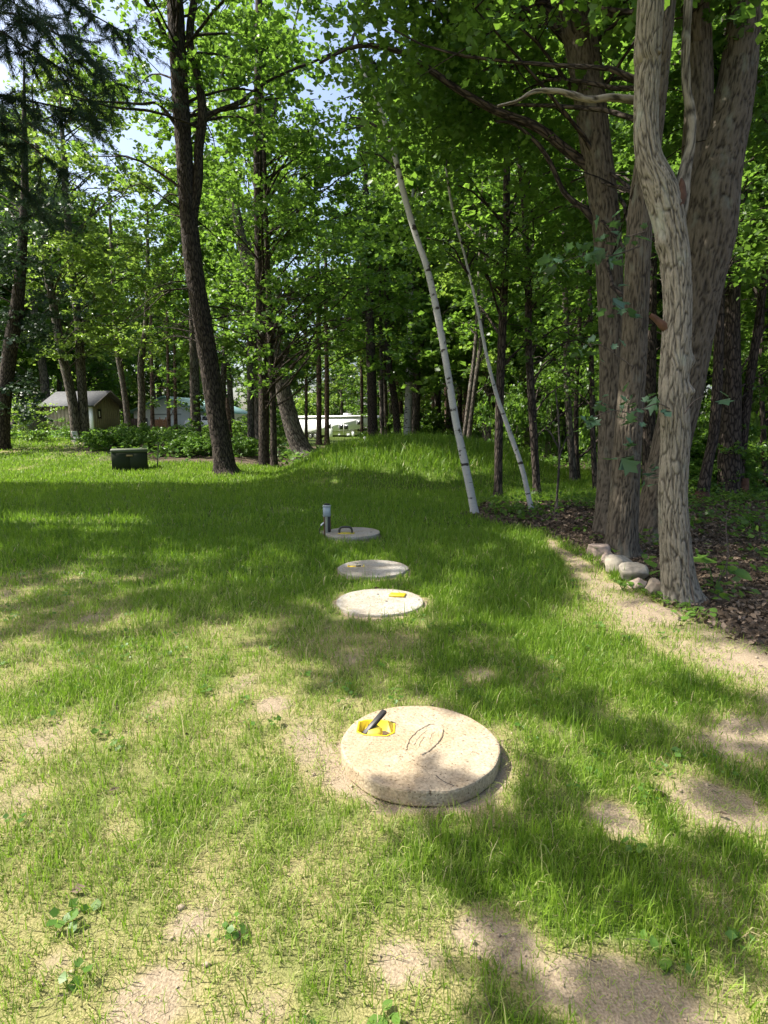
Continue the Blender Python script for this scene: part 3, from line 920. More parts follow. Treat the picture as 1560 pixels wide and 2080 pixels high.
# dark double trunk and others deeper on the right
def px_tree(name, label, lst, Y, mat, top=None, regions=(), lm=None, size=.14, per=210, g=g2, sides=12, group=None, twig=2, every=1, shape=DIAM):
    return slim(name, label, lst, Y, mat, top, g, crown_at(regions, g) if regions else None, lm, size, per, sides, group=group, twig=twig, every=every, shape=shape)
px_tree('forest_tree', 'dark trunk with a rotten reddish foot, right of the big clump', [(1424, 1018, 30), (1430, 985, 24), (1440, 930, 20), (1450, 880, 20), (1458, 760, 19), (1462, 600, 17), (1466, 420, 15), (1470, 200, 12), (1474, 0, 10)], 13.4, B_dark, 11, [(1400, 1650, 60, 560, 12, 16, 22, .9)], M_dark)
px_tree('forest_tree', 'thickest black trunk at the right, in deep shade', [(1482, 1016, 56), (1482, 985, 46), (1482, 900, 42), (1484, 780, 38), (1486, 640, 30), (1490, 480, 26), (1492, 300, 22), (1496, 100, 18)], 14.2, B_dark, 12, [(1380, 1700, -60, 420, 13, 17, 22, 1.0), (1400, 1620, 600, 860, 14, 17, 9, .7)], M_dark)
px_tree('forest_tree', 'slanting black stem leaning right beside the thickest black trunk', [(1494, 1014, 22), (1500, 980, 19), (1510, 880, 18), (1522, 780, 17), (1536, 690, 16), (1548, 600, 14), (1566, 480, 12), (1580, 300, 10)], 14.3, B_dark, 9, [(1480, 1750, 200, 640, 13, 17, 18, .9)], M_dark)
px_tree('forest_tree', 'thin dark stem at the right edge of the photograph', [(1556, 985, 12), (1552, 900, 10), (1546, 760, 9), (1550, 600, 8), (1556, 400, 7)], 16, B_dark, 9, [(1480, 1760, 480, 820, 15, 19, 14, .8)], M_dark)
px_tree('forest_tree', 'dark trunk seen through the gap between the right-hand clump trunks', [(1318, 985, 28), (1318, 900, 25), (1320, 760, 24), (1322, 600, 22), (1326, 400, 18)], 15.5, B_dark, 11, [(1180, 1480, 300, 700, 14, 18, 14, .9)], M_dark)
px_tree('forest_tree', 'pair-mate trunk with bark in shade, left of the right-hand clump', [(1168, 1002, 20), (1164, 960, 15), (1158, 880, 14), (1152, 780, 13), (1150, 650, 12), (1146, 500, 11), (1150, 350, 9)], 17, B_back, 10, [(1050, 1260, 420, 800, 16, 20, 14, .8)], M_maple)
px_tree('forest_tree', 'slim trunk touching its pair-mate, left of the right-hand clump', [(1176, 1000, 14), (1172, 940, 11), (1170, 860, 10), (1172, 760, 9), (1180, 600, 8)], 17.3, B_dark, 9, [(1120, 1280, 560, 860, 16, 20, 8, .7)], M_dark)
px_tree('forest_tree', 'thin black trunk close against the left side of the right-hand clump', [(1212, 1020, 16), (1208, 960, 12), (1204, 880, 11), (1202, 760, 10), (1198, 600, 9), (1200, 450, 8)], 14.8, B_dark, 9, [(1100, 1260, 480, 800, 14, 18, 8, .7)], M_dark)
# stumps
def stump(px, py, w, h, label, mat):
    p = ground_at(px, py)
    r = wid(w, p[1]) / 2
    pts = [(p[0], p[1], p[2] - .05), (p[0], p[1], p[2] + h * .4), (p[0] + .01, p[1], p[2] + h)]
    o, _ = trunk('stump', np.array(pts), np.array([r * 1.3, r, r * .75]), None, mat, 24, 24, bark_disp(.03, 9, 3, int(px), (.2, .2, 3)), (0, 0, 0))
    tag(o, label, 'stump')
stump(1510, 1012, 20, .5, 'low reddish rotten stump right of the thickest black trunk', M_rot)
stump(1424, 1022, 34, .26, 'orange rotten wood crumbling at a dark trunk foot', M_rot)

# ------------------------------------------------------------------ left and centre trees
g3 = np.random.default_rng(303)
bL = ground_at(458, 962)
YL = bL[1]
pts, rad = px_path([(462, 972, 66), (457, 950, 46), (450, 900, 41), (440, 840, 40), (428, 760, 39), (417, 690, 38), (406, 620, 36), (396, 560, 36), (389, 500, 36), (382, 430, 33), (376, 340, 32), (370, 250, 32), (362, 130, 31), (355, 0, 30)], YL)
pts, rad = top_up(pts, rad, 18, .08, (-.5, .5))
tL = tree_root('cherry_tree', 'large dark leaning trunk at the left edge of the mound, forked high up', bL)
tk, qL = trunk('trunk', pts, rad, tL, B_dark, 48, 260, bark_disp(.03, 14, 2.6, 73, (.35, .3, 4)), bL)
for k, (lst, dy) in enumerate((([(385, 470, 30), (392, 430, 21), (402, 370, 19), (404, 300, 18), (411, 240, 19), (408, 190, 16), (398, 140, 15), (386, 90, 15), (388, 40, 14), (398, -20, 13), (410, -140, 10)], 0),
                         ([(412, 240, 13), (435, 222, 9), (485, 196, 9), (505, 172, 7), (540, 140, 6), (590, 110, 6), (640, 84, 5), (700, 48, 4)], .5),
                         ([(365, 265, 8), (330, 222, 6), (300, 230, 5), (240, 235, 4), (180, 240, 3)], -.5),
                         ([(408, 262, 7), (380, 262, 5), (330, 262, 5), (270, 272, 4), (200, 265, 3)], -1),
                         ([(378, 160, 12), (360, 120, 9), (330, 60, 8), (300, 10, 7), (280, -40, 6)], -.5)
                         )):
    p_, r_ = px_path(lst, YL, 0)
    p_ = p_ + np.linspace(0, 1, len(p_))[:, None] * np.array([0, dy * 2, 0])
    trunk('limb', p_, r_, tL, B_dark, 14, 60, bark_disp(.008, 20, 4, 80 + k), bL)
clA = crown_at([(200, 700, -260, 60, YL - 3, YL + 2, 30, 1.25), (150, 420, 30, 330, YL - 1, YL + 3, 12, 1.0), (420, 720, 60, 330, YL - 1, YL + 4, 20, 1.1)], g3)
crown('crown', clA, tL, M_maple, .18, 150, DIAM, g3, origin=bL)
limbs('branches', limb_pairs(qL, clA, g3, 2), tL, B_dark, g3, .06, 5, bL, 3)
# dead twiggy branches on the lower trunk
dead = []
for _ in range(16):
    i = g3.integers(60, 130)
    s = qL[i, :3]
    dead.append((s, s + np.array([g3.choice([-1, -1, 1]) * g3.uniform(.8, 2.6), g3.uniform(-1.2, 1.2), g3.uniform(-1.2, .6)])))
limbs('dead_branches', dead, tL, B_dark, g3, .028, 4, bL, 7)

px_tree('maple_tree', 'tall dark trunk, left of a close pair behind the leaning cherry', [(538, 956, 30), (536, 920, 22), (536, 800, 21), (532, 680, 20), (528, 560, 19), (526, 440, 18), (524, 320, 17), (524, 180, 15), (526, 0, 13)], 22.5, B_dark, 18,
        [(430, 640, 260, 520, 20, 25, 20, 1.1), (540, 800, 380, 700, 18, 22, 24, 1.0), (430, 560, 560, 780, 20, 24, 10, .9)], M_maple, .17, 160, g3, 24, twig=4)
px_tree('maple_tree', 'thinner dark trunk, right of a close pair beside the mound', [(558, 954, 20), (556, 920, 15), (554, 800, 13), (548, 680, 12), (544, 560, 11), (540, 430, 9), (536, 280, 7)], 22.2, B_dark, 14,
        [(560, 830, 560, 740, 17, 22, 16, .9), (600, 800, 240, 420, 20, 24, 12, 1.0)], M_maple, .17, 160, g3, 14, twig=4)
px_tree('leaning_maple', 'grey trunk leaning far left over the sandy path behind the mound', [(622, 928, 58), (612, 912, 42), (598, 880, 36), (584, 830, 33), (570, 770, 31), (558, 720, 29), (540, 660, 27), (518, 590, 24), (494, 500, 20), (474, 400, 16)], 26.5, B_back, None,
        [(400, 560, 380, 640, 25, 29, 14, 1.2)], M_maple, .2, 150, g3, 24)

DEFG = 'background trees of the wood'
def back_tree(label, lst, Y, mat, regions=(), lm=None, top=14, name='forest_tree', size=.22, per=150, sides=10):
    return px_tree(name, label, lst, Y, mat, top, regions, lm, size, per, g3, sides, twig=3)
back_tree('dark pine trunk at the left edge of the photograph beside a bush', [(2, 900, 32), (6, 850, 26), (12, 780, 26), (22, 700, 26), (34, 630, 24), (44, 520, 18), (50, 400, 14)], 26, B_dark, [(-80, 90, 640, 860, 24, 28, 12, 1.0), (-120, 120, 300, 620, 24, 29, 14, 1.2)], M_needle, 17, 'pine_tree', .2, 230)
back_tree('left of two brown trunks leaning left in front of the shed', [(160, 896, 26), (155, 880, 21), (148, 820, 19), (138, 770, 18), (126, 720, 17), (112, 640, 16), (98, 560, 15), (88, 450, 13)], 30, B_back, [(60, 300, 480, 720, 27, 31, 24, 1.15), (20, 200, 240, 480, 28, 33, 14, 1.3)], M_bright, 18)
back_tree('right of two brown trunks in front of the shed, nearly upright', [(176, 894, 26), (172, 876, 20), (168, 810, 18), (164, 740, 17), (160, 660, 16), (150, 580, 14), (140, 480, 13), (134, 380, 12)], 30.3, B_back, [(150, 350, 330, 640, 28, 32, 22, 1.15), (60, 260, 140, 330, 29, 33, 12, 1.3)], M_bright, 18)
back_tree('slim brown trunk leaning left at the right end of the shed', [(262, 884, 15), (258, 840, 12), (250, 780, 11), (240, 720, 11), (234, 640, 10), (228, 520, 9)], 36, B_back, [(190, 330, 420, 700, 34, 39, 14, 1.2)], M_bright, 16)
back_tree('forked trunk between the shed and the wooden fence', [(290, 888, 20), (288, 860, 16), (288, 800, 14), (286, 740, 13), (296, 660, 10), (300, 540, 8)], 35, B_back, [(240, 380, 380, 640, 33, 38, 14, 1.2)], M_maple, 15)
for k, (px, w, yb) in enumerate(((310, 8, 872), (343, 7, 872), (357, 7, 874))):
    back_tree(('thin straight trunk just left of the wooden fence', 'thin trunk just right of the wooden fence', 'thin red-brown trunk before the white house, second right of the fence')[k],
              [(px, yb, w + 2), (px - 1, 820, w), (px - 2, 740, w - 1), (px - 4, 640, w - 2)], 46, B_red, [(px - 50, px + 60, 420, 700, 44, 50, 6, 1.4), (px - 25, px + 30, 740, 835, 43, 45, 4, .55)], M_maple, 16, sides=8)
back_tree('ivy-clad trunk in front of the white house', [(400, 900, 28), (398, 870, 22), (396, 800, 20), (394, 720, 18), (392, 620, 16)], 33, B_back, [(386, 410, 800, 890, 32.4, 32.8, 9, .4), (340, 470, 400, 660, 31, 36, 16, 1.2)], M_maple, 16)
back_tree('broken dead snag standing right of the leaning cherry', [(468, 905, 15), (466, 880, 12), (463, 840, 11), (461, 808, 5)], 27, B_red, (), None, None, 'dead_snag')
back_tree('dark trunk between the snag and the close pair', [(512, 908, 18), (510, 880, 15), (509, 800, 14), (508, 720, 13), (508, 600, 12)], 34, B_back, [(440, 580, 420, 660, 32, 37, 12, 1.2)], M_maple, 16)
TR = [(622, 892, 7, 52, 'thin trunk against the rear end of the white trailer'), (648, 895, 11, 48, 'brown trunk in front of the trailer wheels'), (664, 894, 10, 47, 'brown trunk in front of the trailer door'), (735, 896, 7, 52, 'thin trunk before the raised front of the trailer')]
for px, yb, w, Y, lb in TR:
    back_tree(lb, [(px, yb + 2, w + 5), (px, yb - 10, w), (px, 800, w - .5), (px - 1, 700, w - 1.5), (px - 2, 560, w - 3)], Y, B_red, [(px - 60, px + 70, 420, 700, Y - 3, Y + 4, 7, 1.5)], M_dark, 18, 'pine_tree', sides=8)
back_tree('thick dark trunk right of the trailer, behind the mound crest', [(762, 900, 26), (757, 870, 21), (755, 780, 19), (752, 680, 18), (748, 560, 16), (744, 420, 14)], 36, B_dark, [(680, 840, 400, 700, 34, 40, 18, 1.3)], M_maple, 18)
back_tree('thin trunk right beside the thick one behind the crest', [(778, 900, 9), (776, 860, 8), (775, 760, 7), (772, 620, 6)], 38, B_back, [(730, 830, 460, 680, 37, 41, 6, 1.3)], M_dark, 15, sides=8)
back_tree('slim straight grey trunk behind the middle of the crest', [(787, 900, 14), (784, 860, 11), (780, 760, 10), (776, 640, 9)], 44, B_back, [(720, 860, 480, 700, 42, 48, 9, 1.4)], M_dark, 16, sides=8)
back_tree('dark curved trunk leaning left behind the crest', [(812, 902, 18), (806, 860, 15), (800, 800, 14), (790, 740, 13), (786, 640, 11)], 37, B_dark, [(740, 880, 440, 680, 35, 40, 10, 1.3)], M_maple, 15)
back_tree('pale aspen trunk behind the crest, left of the bushy thicket', [(827, 900, 19), (828, 860, 16), (831, 780, 15), (834, 680, 14), (836, 580, 12), (838, 460, 10)], 37, B_birch, [(780, 900, 330, 580, 35, 40, 12, 1.3)], M_bright, 17, 'aspen_tree')
back_tree('grey forked trunk right of the pale aspen', [(842, 900, 16), (845, 860, 13), (850, 780, 12), (856, 700, 11), (852, 600, 9)], 38, B_back, [(800, 940, 420, 700, 36, 42, 12, 1.3)], M_maple, 15)
back_tree('slender trunk seen left of the white birch, behind the mound shoulder', [(940, 925, 12), (944, 880, 9), (954, 800, 9), (966, 700, 8), (972, 580, 7)], 27, B_back, [(900, 1050, 420, 700, 26, 31, 12, 1.1)], M_maple, 13)
back_tree('grey trunk leaning right just right of the white birch', [(948, 930, 14), (952, 890, 11), (962, 800, 10), (976, 700, 9), (984, 560, 8)], 27.5, B_back, [(920, 1080, 460, 760, 26, 32, 10, 1.1)], M_bright, 13)

# near pine whose boughs hang in at the upper left
gp = np.random.default_rng(404)
def needles(P, D, n, ln, g, w=.006):
    m = len(P)
    i = np.repeat(np.arange(m), n)
    d = D[i] * .8 + g.normal(0, .55, (m * n, 3))
    d[:, 2] -= .25
    d /= np.linalg.norm(d, axis=1)[:, None]
    s = np.cross(d, g.normal(0, 1, (m * n, 3)))
    s /= np.linalg.norm(s, axis=1)[:, None] + 1e-9
    L = (ln * g.uniform(.7, 1.2, m * n))[:, None]
    b0 = P[i] + g.normal(0, .012, (m * n, 3))
    V = np.stack([b0 - s * w / 2, b0 + s * w / 2, b0 + d * L], 1).reshape(-1, 3)
    return V, np.arange(len(V)).reshape(-1, 3), np.repeat(g.uniform(0, 1, m * n), 3)
pb = np.array([-10.4, 9.5, h1(-10.4, 9.5)])
tP = tree_root('white_pine', 'near pine beyond the left edge, boughs of blue-green needles hanging in at the upper left', pb)
pq = np.array([[-10.4, 9.5, -.1], [-10.3, 9.5, 3], [-10.3, 9.6, 8], [-10.2, 9.6, 13], [-10.2, 9.6, 18]])
_, qP = trunk('trunk', pq, np.array([.34, .28, .23, .15, .05]), tP, B_red, 24, 60, bark_disp(.02, 14, 3, 91, (.3, .3, 4)), pb)
NV, NF, NT, no = [], [], [], 0
mb, bkk = MB(), []
boughs = [((-60, 20), (60, 45), (150, 90), (235, 170), 8.6), ((-80, 60), (40, 90), (110, 130), (180, 205), 8.2), ((-60, 190), (20, 198), (110, 215), (190, 235), 8.8), ((-90, 210), (10, 260), (70, 300), (120, 350), 8.4),
          ((-60, -80), (60, -40), (170, 20), (260, 70), 9.2), ((-90, 270), (-20, 330), (40, 380), (80, 430), 8.8), ((-60, -30), (30, 10), (100, 50), (150, 120), 8.0)]
for bw in boughs:
    Yb = bw[4]
    w_ = [at_y(px, py, Yb + .25 * k) for k, (px, py) in enumerate(bw[:4])]
    st = qP[np.argmin(np.abs(qP[:, 2] - (w_[0][2] + .6)))][:3]
    q = catmull([st] + w_, 26)
    V, F, K = tube(q - pb, np.linspace(.05, .008, 26), 6)
    mb.add(V, f4=F); bkk.append(K)
    for k in range(7, 26):
        for _k2 in range(5):
            d = np.array([gp.normal(.25, .6), gp.normal(0, .6), gp.normal(-.45, .25)])
            e = q[k] + d * gp.uniform(.3, .95)
            tw = limb_path(q[k], e, gp, .05, 7)
            V, F, K = tube(tw - pb, np.linspace(.006, .002, 7), 3)
            mb.add(V, f4=F); bkk.append(K)
            D = np.gradient(tw, axis=0); D /= np.linalg.norm(D, axis=1)[:, None] + 1e-9
            pp = np.concatenate([tw[1:], (tw[1:] + tw[:-1]) / 2]); DD = np.concatenate([D[1:], D[1:]])
            V, F, T = needles(pp, DD, 12, .13, gp, .0085)
            NV.append(V - pb); NF.append(F + no); NT.append(T); no += len(V)
mb.build('boughs', B_red, tP, attrs={'bk': np.concatenate(bkk)})
mk('needles', np.concatenate(NV), [np.concatenate(NF)], M_needle, tP, {'tint': np.concatenate(NT)})['kind'] = 'stuff'

# ------------------------------------------------------------------ tall trees left of the picture whose crowns shade the lawn
gs = np.random.default_rng(505)
def inpoly(x, y, poly):
    c = False
    n = len(poly)
    for i in range(n):
        x1, y1 = poly[i]; x2, y2 = poly[(i + 1) % n]
        if (y1 > y) != (y2 > y) and x < (x2 - x1) * (y - y1) / (y2 - y1) + x1:
            c = not c
    return c
# where the photograph's lawn lies in their shade (picture places), and the sun flecks left in it
SHADE = [([(-300, 985), (0, 985), (520, 985), (620, 955), (1010, 985), (1010, 1100), (1190, 1130), (1150, 1210), (1060, 1290), (1000, 1330), (800, 1340), (650, 1310), (570, 1245), (330, 1290), (150, 1310), (0, 1330), (-300, 1360)], 9.5, 13, 1.1),
         ([(570, 1270), (700, 1275), (1010, 1320), (1200, 1390), (1330, 1480), (1580, 1540), (1600, 1660), (1400, 1600), (1250, 1470), (1010, 1400), (760, 1395), (640, 1340)], 7.5, 9.5, 1.7),
         ([(1400, 1400), (1600, 1440), (1600, 1640), (1480, 1610)], 6.5, 8.5, 1.4),
         ([(830, 1640), (1000, 1610), (1180, 1600), (1260, 1690), (1400, 1720), (1600, 1780), (1600, 1900), (1400, 1880), (1200, 1900), (1050, 1800), (900, 1720)], 5, 6.5, 2.4),
         ([(870, 1840), (1000, 1900), (1200, 1960), (1600, 2000), (1600, 2150), (1150, 2150), (980, 2060), (900, 1960)], 5, 6.5, 2.2),
         ([(960, 1050), (1200, 1112), (1350, 1222), (1480, 1290), (1700, 1370), (1750, 1100), (1500, 1010), (1200, 1010)], 12, 15, .8), ([(560, 1000), (1200, 1000), (1150, 968), (620, 968)], 15, 17, .5)]
FLECK = [(60, 1058, 110, 17), (225, 1066, 130, 20), (370, 1135, 90, 12), (170, 1168, 60, 16), (770, 1222, 88, 26), (800, 1150, 36, 14), (905, 1222, 60, 40), (650, 945, 60, 14), (900, 968, 70, 18), (30, 1250, 70, 12), (690, 980, 60, 8), (860, 1010, 40, 6),
         (1330, 1800, 70, 40), (1080, 1760, 60, 30), (1180, 1840, 40, 22), (1010, 1700, 40, 20), (1240, 2010, 60, 30), (960, 1990, 30, 20), (1430, 1950, 40, 20), (853, 1520, 185, 115)]
pA = np.array([-10.8, 8.6, 0.0]); pB = np.array([-13.0, 12.5, 0.0])
cA, cB = [], []
for poly, h0, h1_, dn in SHADE:
    xs = [p[0] for p in poly]; ys = [p[1] for p in poly]
    G = [at_z(px, py, 0) if py > 990 else ground_at(px, py) for px, py in poly]
    gx = [p[0] for p in G]; gy = [p[1] for p in G]
    A = (max(gx) - min(gx)) * (max(gy) - min(gy))
    for _ in range(int(A * 15 * dn)):
        x, y = gs.uniform(min(gx), max(gx)), gs.uniform(min(gy), max(gy))
        z = h1(x, y)
        u, v = project((x, y, z))
        if not inpoly(u, v, poly) or any(((u - fx) / fw) ** 2 + ((v - fy) / fh) ** 2 < 1 for fx, fy, fw, fh in FLECK):
            continue
        hh = gs.uniform(h0, h1_)
        for _k in range(30):
            c = np.array([x, y, z]) + S * (hh / S[2])
            uu, vv = project(c)
            if vv < -60 or uu < -90:
                break
            hh += .6
        (cA if c[1] < 8.2 else cB).append((c, gs.uniform(.22, .34) * (1 if y < 9 else 1.5) if y > 3.2 else gs.uniform(.14, .24)))
for (px, py, r) in ((800, 1592, .05), (868, 1562, .04), (905, 1592, .06), (932, 1578, .03), (850, 1600, .035)):
    p = at_z(px, py, .085)
    c = p + S * (6.0 / S[2])
    cA.append((c, r))
def shade_tree(base, clumps, label, top, size, per):
    r = tree_root('tall_maple', label, base)
    pp = np.array([base + [0, 0, -.1], base + [.1, 0, 3], base + [.3, .1, 7], base + [.6, .2, top]])
    _, q = trunk('trunk', pp, np.array([.36, .28, .2, .05]), r, B_mid, 16, 40, bark_disp(.02, 14, 3, 97, (.3, .3, 4)), base)
    P = np.concatenate([clump_points(c, rr, max(14 if rr > .1 else 5, int(per * rr ** 2)), gs, ntw=6) for c, rr in clumps])
    V, F, T = leaf_geo(P, size, .9, DIAM, g=gs)
    mk('crown', V - base, [F], M_maple, r, {'tint': T})['kind'] = 'stuff'
    limbs('branches', limb_pairs(q, [c for c in clumps if c[0][1] > 6.5], gs, 40), r, B_mid, gs, .05, 5, base, 0)
for q_ in (q1, q2, q3, q4):                             # the same crowns keep the sun off the trunks on the right
    for p_ in q_[(q_[:, 2] < 6.2)][::6]:
        if gs.uniform() < .8:
            p = p_[:3] + gs.normal(0, .12, 3)
            hh = max(9.0, 12.0 - p[2])
            c = p + S * (hh / S[2])
            for _k in range(20):
                uu, vv = project(c)
                if vv < -60 or uu < -90: break
                c = c + S * .5
            (cA if c[1] < 8.2 else cB).append((c, gs.uniform(.22, .34)))
shade_tree(pA, cA, 'tall maple standing left of the photograph, its crown dappling the front lawn', 13, .16, 300)
shade_tree(pB, cB, 'tall maple further off beyond the left edge, its crown shading the lawn before the mound', 17, .21, 210)

# ------------------------------------------------------------------ woods behind: trees that share crowns
gb = np.random.default_rng(606)
def proto_tree(seed, kind):
    g = np.random.default_rng(seed)
    H = g.uniform(16, 21)
    r = thing('forest_tree', None, None)
    pts = np.array([[0, 0, -.4], [g.normal(0, .1), g.normal(0, .1), 3], [g.normal(0, .3), g.normal(0, .3), 8], [g.normal(0, .5), g.normal(0, .5), H * .75], [g.normal(0, .7), g.normal(0, .7), H]])
    tk, q = trunk('trunk', pts, np.array([.30, .22, .18, .10, .03]), r, B_red if kind == 'pine' else B_back, 9, 22)
    cl = []
    z0 = 5.0 if kind == 'pine' else 3.2
    n = 64
    for k in range(n):
        z = z0 + (H - z0) * g.uniform(0, 1) ** (.8 if kind != 'pine' else 1.0)
        f = (z - z0) / (H - z0)
        R = (4.2 * math.sin(math.pi * (.18 + .78 * f)) + .3) if kind != 'pine' else 3.2 * (1 - f) + .4
        a = g.uniform(0, 6.28); rr = R * math.sqrt(g.uniform(.08, 1))
        cl.append((np.array([math.cos(a) * rr, math.sin(a) * rr, z]), g.uniform(.9, 1.5)))
    lm = {'maple': M_maple, 'bright': M_bright, 'dark': M_dark, 'pine': M_needle}[kind]
    P = np.concatenate([clump_points(c, rr, int(165 * rr), g, .25 if kind == 'pine' else .4) for c, rr in cl])
    V, F, T = leaf_geo(P, .30 if kind != 'pine' else .30, .8, DIAM if kind != 'pine' else DIAM * np.array([.35, 1.3]), g=g)
    mk('crown', V, [F], lm, r, {'tint': T})['kind'] = 'stuff'
    limbs('branches', limb_pairs(q, cl, g, 2), r, B_red if kind == 'pine' else B_back, g, .06, 4, twigs=2)
    return r
def dup(root, loc, rz, sc):
    r = root.copy(); COL.objects.link(r)
    r.location = [float(c) for c in loc]; r.rotation_euler = (0, 0, rz); r.scale = (sc, sc, sc)
    for ch in root.children:
        c = ch.copy(); COL.objects.link(c); c.parent = r
    return r
KINDS = ['maple', 'bright', 'dark', 'pine', 'maple', 'bright']
protos = [proto_tree(900 + k, kd) for k, kd in enumerate(KINDS)]
used = set()
spots = []
for (Ya, Yb, n, pad) in ((33, 44, 15, 1.15), (44, 60, 26, 1.2), (60, 85, 40, 1.3), (85, 135, 80, 1.35)):
    k = 0
    while k < n:
        y = gb.uniform(Ya, Yb)
        x = gb.uniform(-1, 1) * .70 * pad * y
        u, v = project((x, y, 1))
        if -420 < u < 255 and y < 50: continue                      # clearing and shed
        if 230 < u < 440 and y < 70: continue                       # view to the house
        if 560 < u < 770 and y < 84: continue                       # view to the trailer
        if x < -14 and y < 36: continue
        if -27 < x < -2 and 64 < y < 84: continue                  # light falls on the trailer here
        if any((x - a) ** 2 + (y - c) ** 2 < (2.2 + y * .02) ** 2 for a, c in spots): continue
        spots.append((x, y)); k += 1
# the darker wood close by on the right
for (x, y) in ((12, 15), (15.5, 19), (10.5, 21), (17, 25), (13.5, 29), (20, 21), (9, 27), (19.5, 31), (24, 27), (25, 35), (14, 35), (8.5, 34), (20, 14), (26, 20)):
    spots.append((x, y))
TINTL = {'maple': 'green maple in the wood behind the mound', 'bright': 'light green sunlit tree in the wood behind the lawn', 'dark': 'dark green tree in the shaded wood behind', 'pine': 'tall straight pine in the wood behind'}
GRP = {'maple': 'green maples of the wood behind', 'bright': 'light green trees of the wood behind', 'dark': 'dark trees of the wood behind', 'pine': 'pines of the wood behind'}
for i, (x, y) in enumerate(spots):
    k = int(gb.integers(0, 6))
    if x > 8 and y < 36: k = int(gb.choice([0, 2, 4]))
    loc = (x, y, h1(x, y)); rz = gb.uniform(0, 6.28); sc = gb.uniform(.9, 1.3) * (1.25 if 33 < y < 85 else 1.0)
    if k not in used:
        o = protos[k]; o.location = loc; o.rotation_euler = (0, 0, rz); o.scale = (sc, sc, sc); used.add(k)
    else:
        o = dup(protos[k], loc, rz, sc)
    tag(o, TINTL[KINDS[k]], 'tree', GRP[KINDS[k]])

# ------------------------------------------------------------------ shrubs and undergrowth
def proto_shrub(seed, lm, nleaf, size, H=1.6, R=1.4, shape=DIAM):
    g = np.random.default_rng(seed)
    r = thing('shrub', None, None)
    cl = [(np.array([g.normal(0, R * .4), g.normal(0, R * .4), g.uniform(.15, H)]), g.uniform(.3, .6) * R * .6) for _ in range(16)]
    P = np.concatenate([clump_points(c, rr, nleaf // 16, g, .6) for c, rr in cl])
    P[:, 2] = np.maximum(P[:, 2], .03)
    V, F, T = leaf_geo(P, size, .8, shape, g=g)
    mk('foliage', V, [F], lm, r, {'tint': T})['kind'] = 'stuff'
    limbs('stems', [(np.array([c[0] * .2, c[1] * .2, -.05]), c) for c, _ in cl[:9]], r, B_back, g, .016, 4, twigs=1)
    return r
sh_br = proto_shrub(31, M_bright, 2200, .11)
sh_mp = proto_shrub(32, M_maple, 2200, .12)
sh_dk = proto_shrub(33, M_dark, 2000, .12)
sh_bm = proto_shrub(34, M_weed, 1800, .12, .75, 1.3)
shused = set()
def place_shrub(pr, x, y, sc, label, group=None, cat='shrub', sz=1.0, name=None):
    loc = (x, y, h1(x, y) - .02)
    if pr.as_pointer() in shused:
        o = dup(pr, loc, gb.uniform(0, 6.28), sc)
    else:
        o = pr; o.location = loc; o.scale = (sc, sc, sc); shused.add(pr.as_pointer())
    o.scale = (sc, sc, sc * sz)
    if name: o.name = name
    tag(o, label, cat, group)
    return o
p = at_y(58, 880, 31); place_shrub(sh_br, p[0], 31, 1.35, 'rounded yellow-green bush left of the shed', name='round_bush')
p = at_y(20, 880, 33); place_shrub(sh_br, p[0] - .6, 33, 1.1, 'smaller yellow-green bush at the left edge, beside the round bush')
p = at_y(130, 880, 33); place_shrub(sh_mp, p[0], 34, .7, 'small green shrub against the shed wall')
for (px, Y, s) in ((195, 27.5, .8), (225, 26, .95), (255, 26.5, .9), (290, 25.5, 1.0), (325, 26, 1.0), (355, 25, .9), (385, 24.5, .9), (345, 23.5, .7), (405, 23.5, .8), (240, 28.5, 1.0), (280, 29, 1.0), (430, 24, .7), (480, 24.5, .8), (505, 26, .8), (590, 27.5, .5), (365, 28, 1.0), (460, 27, .9)):
    p = at_y(px, 900, Y)
    place_shrub(sh_bm, p[0], Y, s, 'low bright green bramble clump behind the green utility box', 'bramble clumps behind the utility box', 'bramble', name='bramble')
for _ in range(26):
    y = gb.uniform(26, 60); u = gb.uniform(880, 1240)
    p = at_y(u, 870, y)
    place_shrub([sh_br, sh_mp, sh_bm][gb.integers(0, 3)], p[0], y, gb.uniform(.7, 1.3), 'sunlit green shrub in the undergrowth right of the mound', 'shrubs right of the mound', name='shrub')
for _ in range(26):
    y = gb.uniform(14.5, 34); x = gb.uniform(.52, .85) * y
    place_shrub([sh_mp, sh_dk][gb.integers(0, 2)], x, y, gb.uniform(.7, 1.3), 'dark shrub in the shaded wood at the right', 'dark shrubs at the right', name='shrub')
for _ in range(30):
    y = gb.uniform(15.5, 30); u = gb.uniform(1000, 1640)
    p = at_y(u, 870, y)
    if mound(p[0], y) > .02 or woods(np.array([p[0]]), np.array([y]))[0] < .6: continue
    place_shrub([sh_mp, sh_dk][gb.integers(0, 2)], p[0], y, gb.uniform(.8, 1.3), 'tall leafy sapling among the dark trunks right of the mound', 'leafy saplings right of the mound', 'sapling', gb.uniform(1.6, 2.6), 'leafy_sapling')
for _ in range(64):
    y = gb.uniform(86, 130); x = gb.uniform(-.75, .75) * y
    place_shrub([sh_br, sh_mp][gb.integers(0, 2)], x, y, gb.uniform(2.6, 4.6), 'tall bush at the far back of the wood', 'bushes at the far back', name='shrub')
for _ in range(14):
    y = gb.uniform(40, 62); u = gb.uniform(780, 930)
    p = at_y(u, 870, y)
    place_shrub([sh_br, sh_mp, sh_dk][gb.integers(0, 3)], p[0], y, gb.uniform(1.0, 1.8), 'green bush behind the crest of the mound', 'bushes behind the crest', name='shrub')
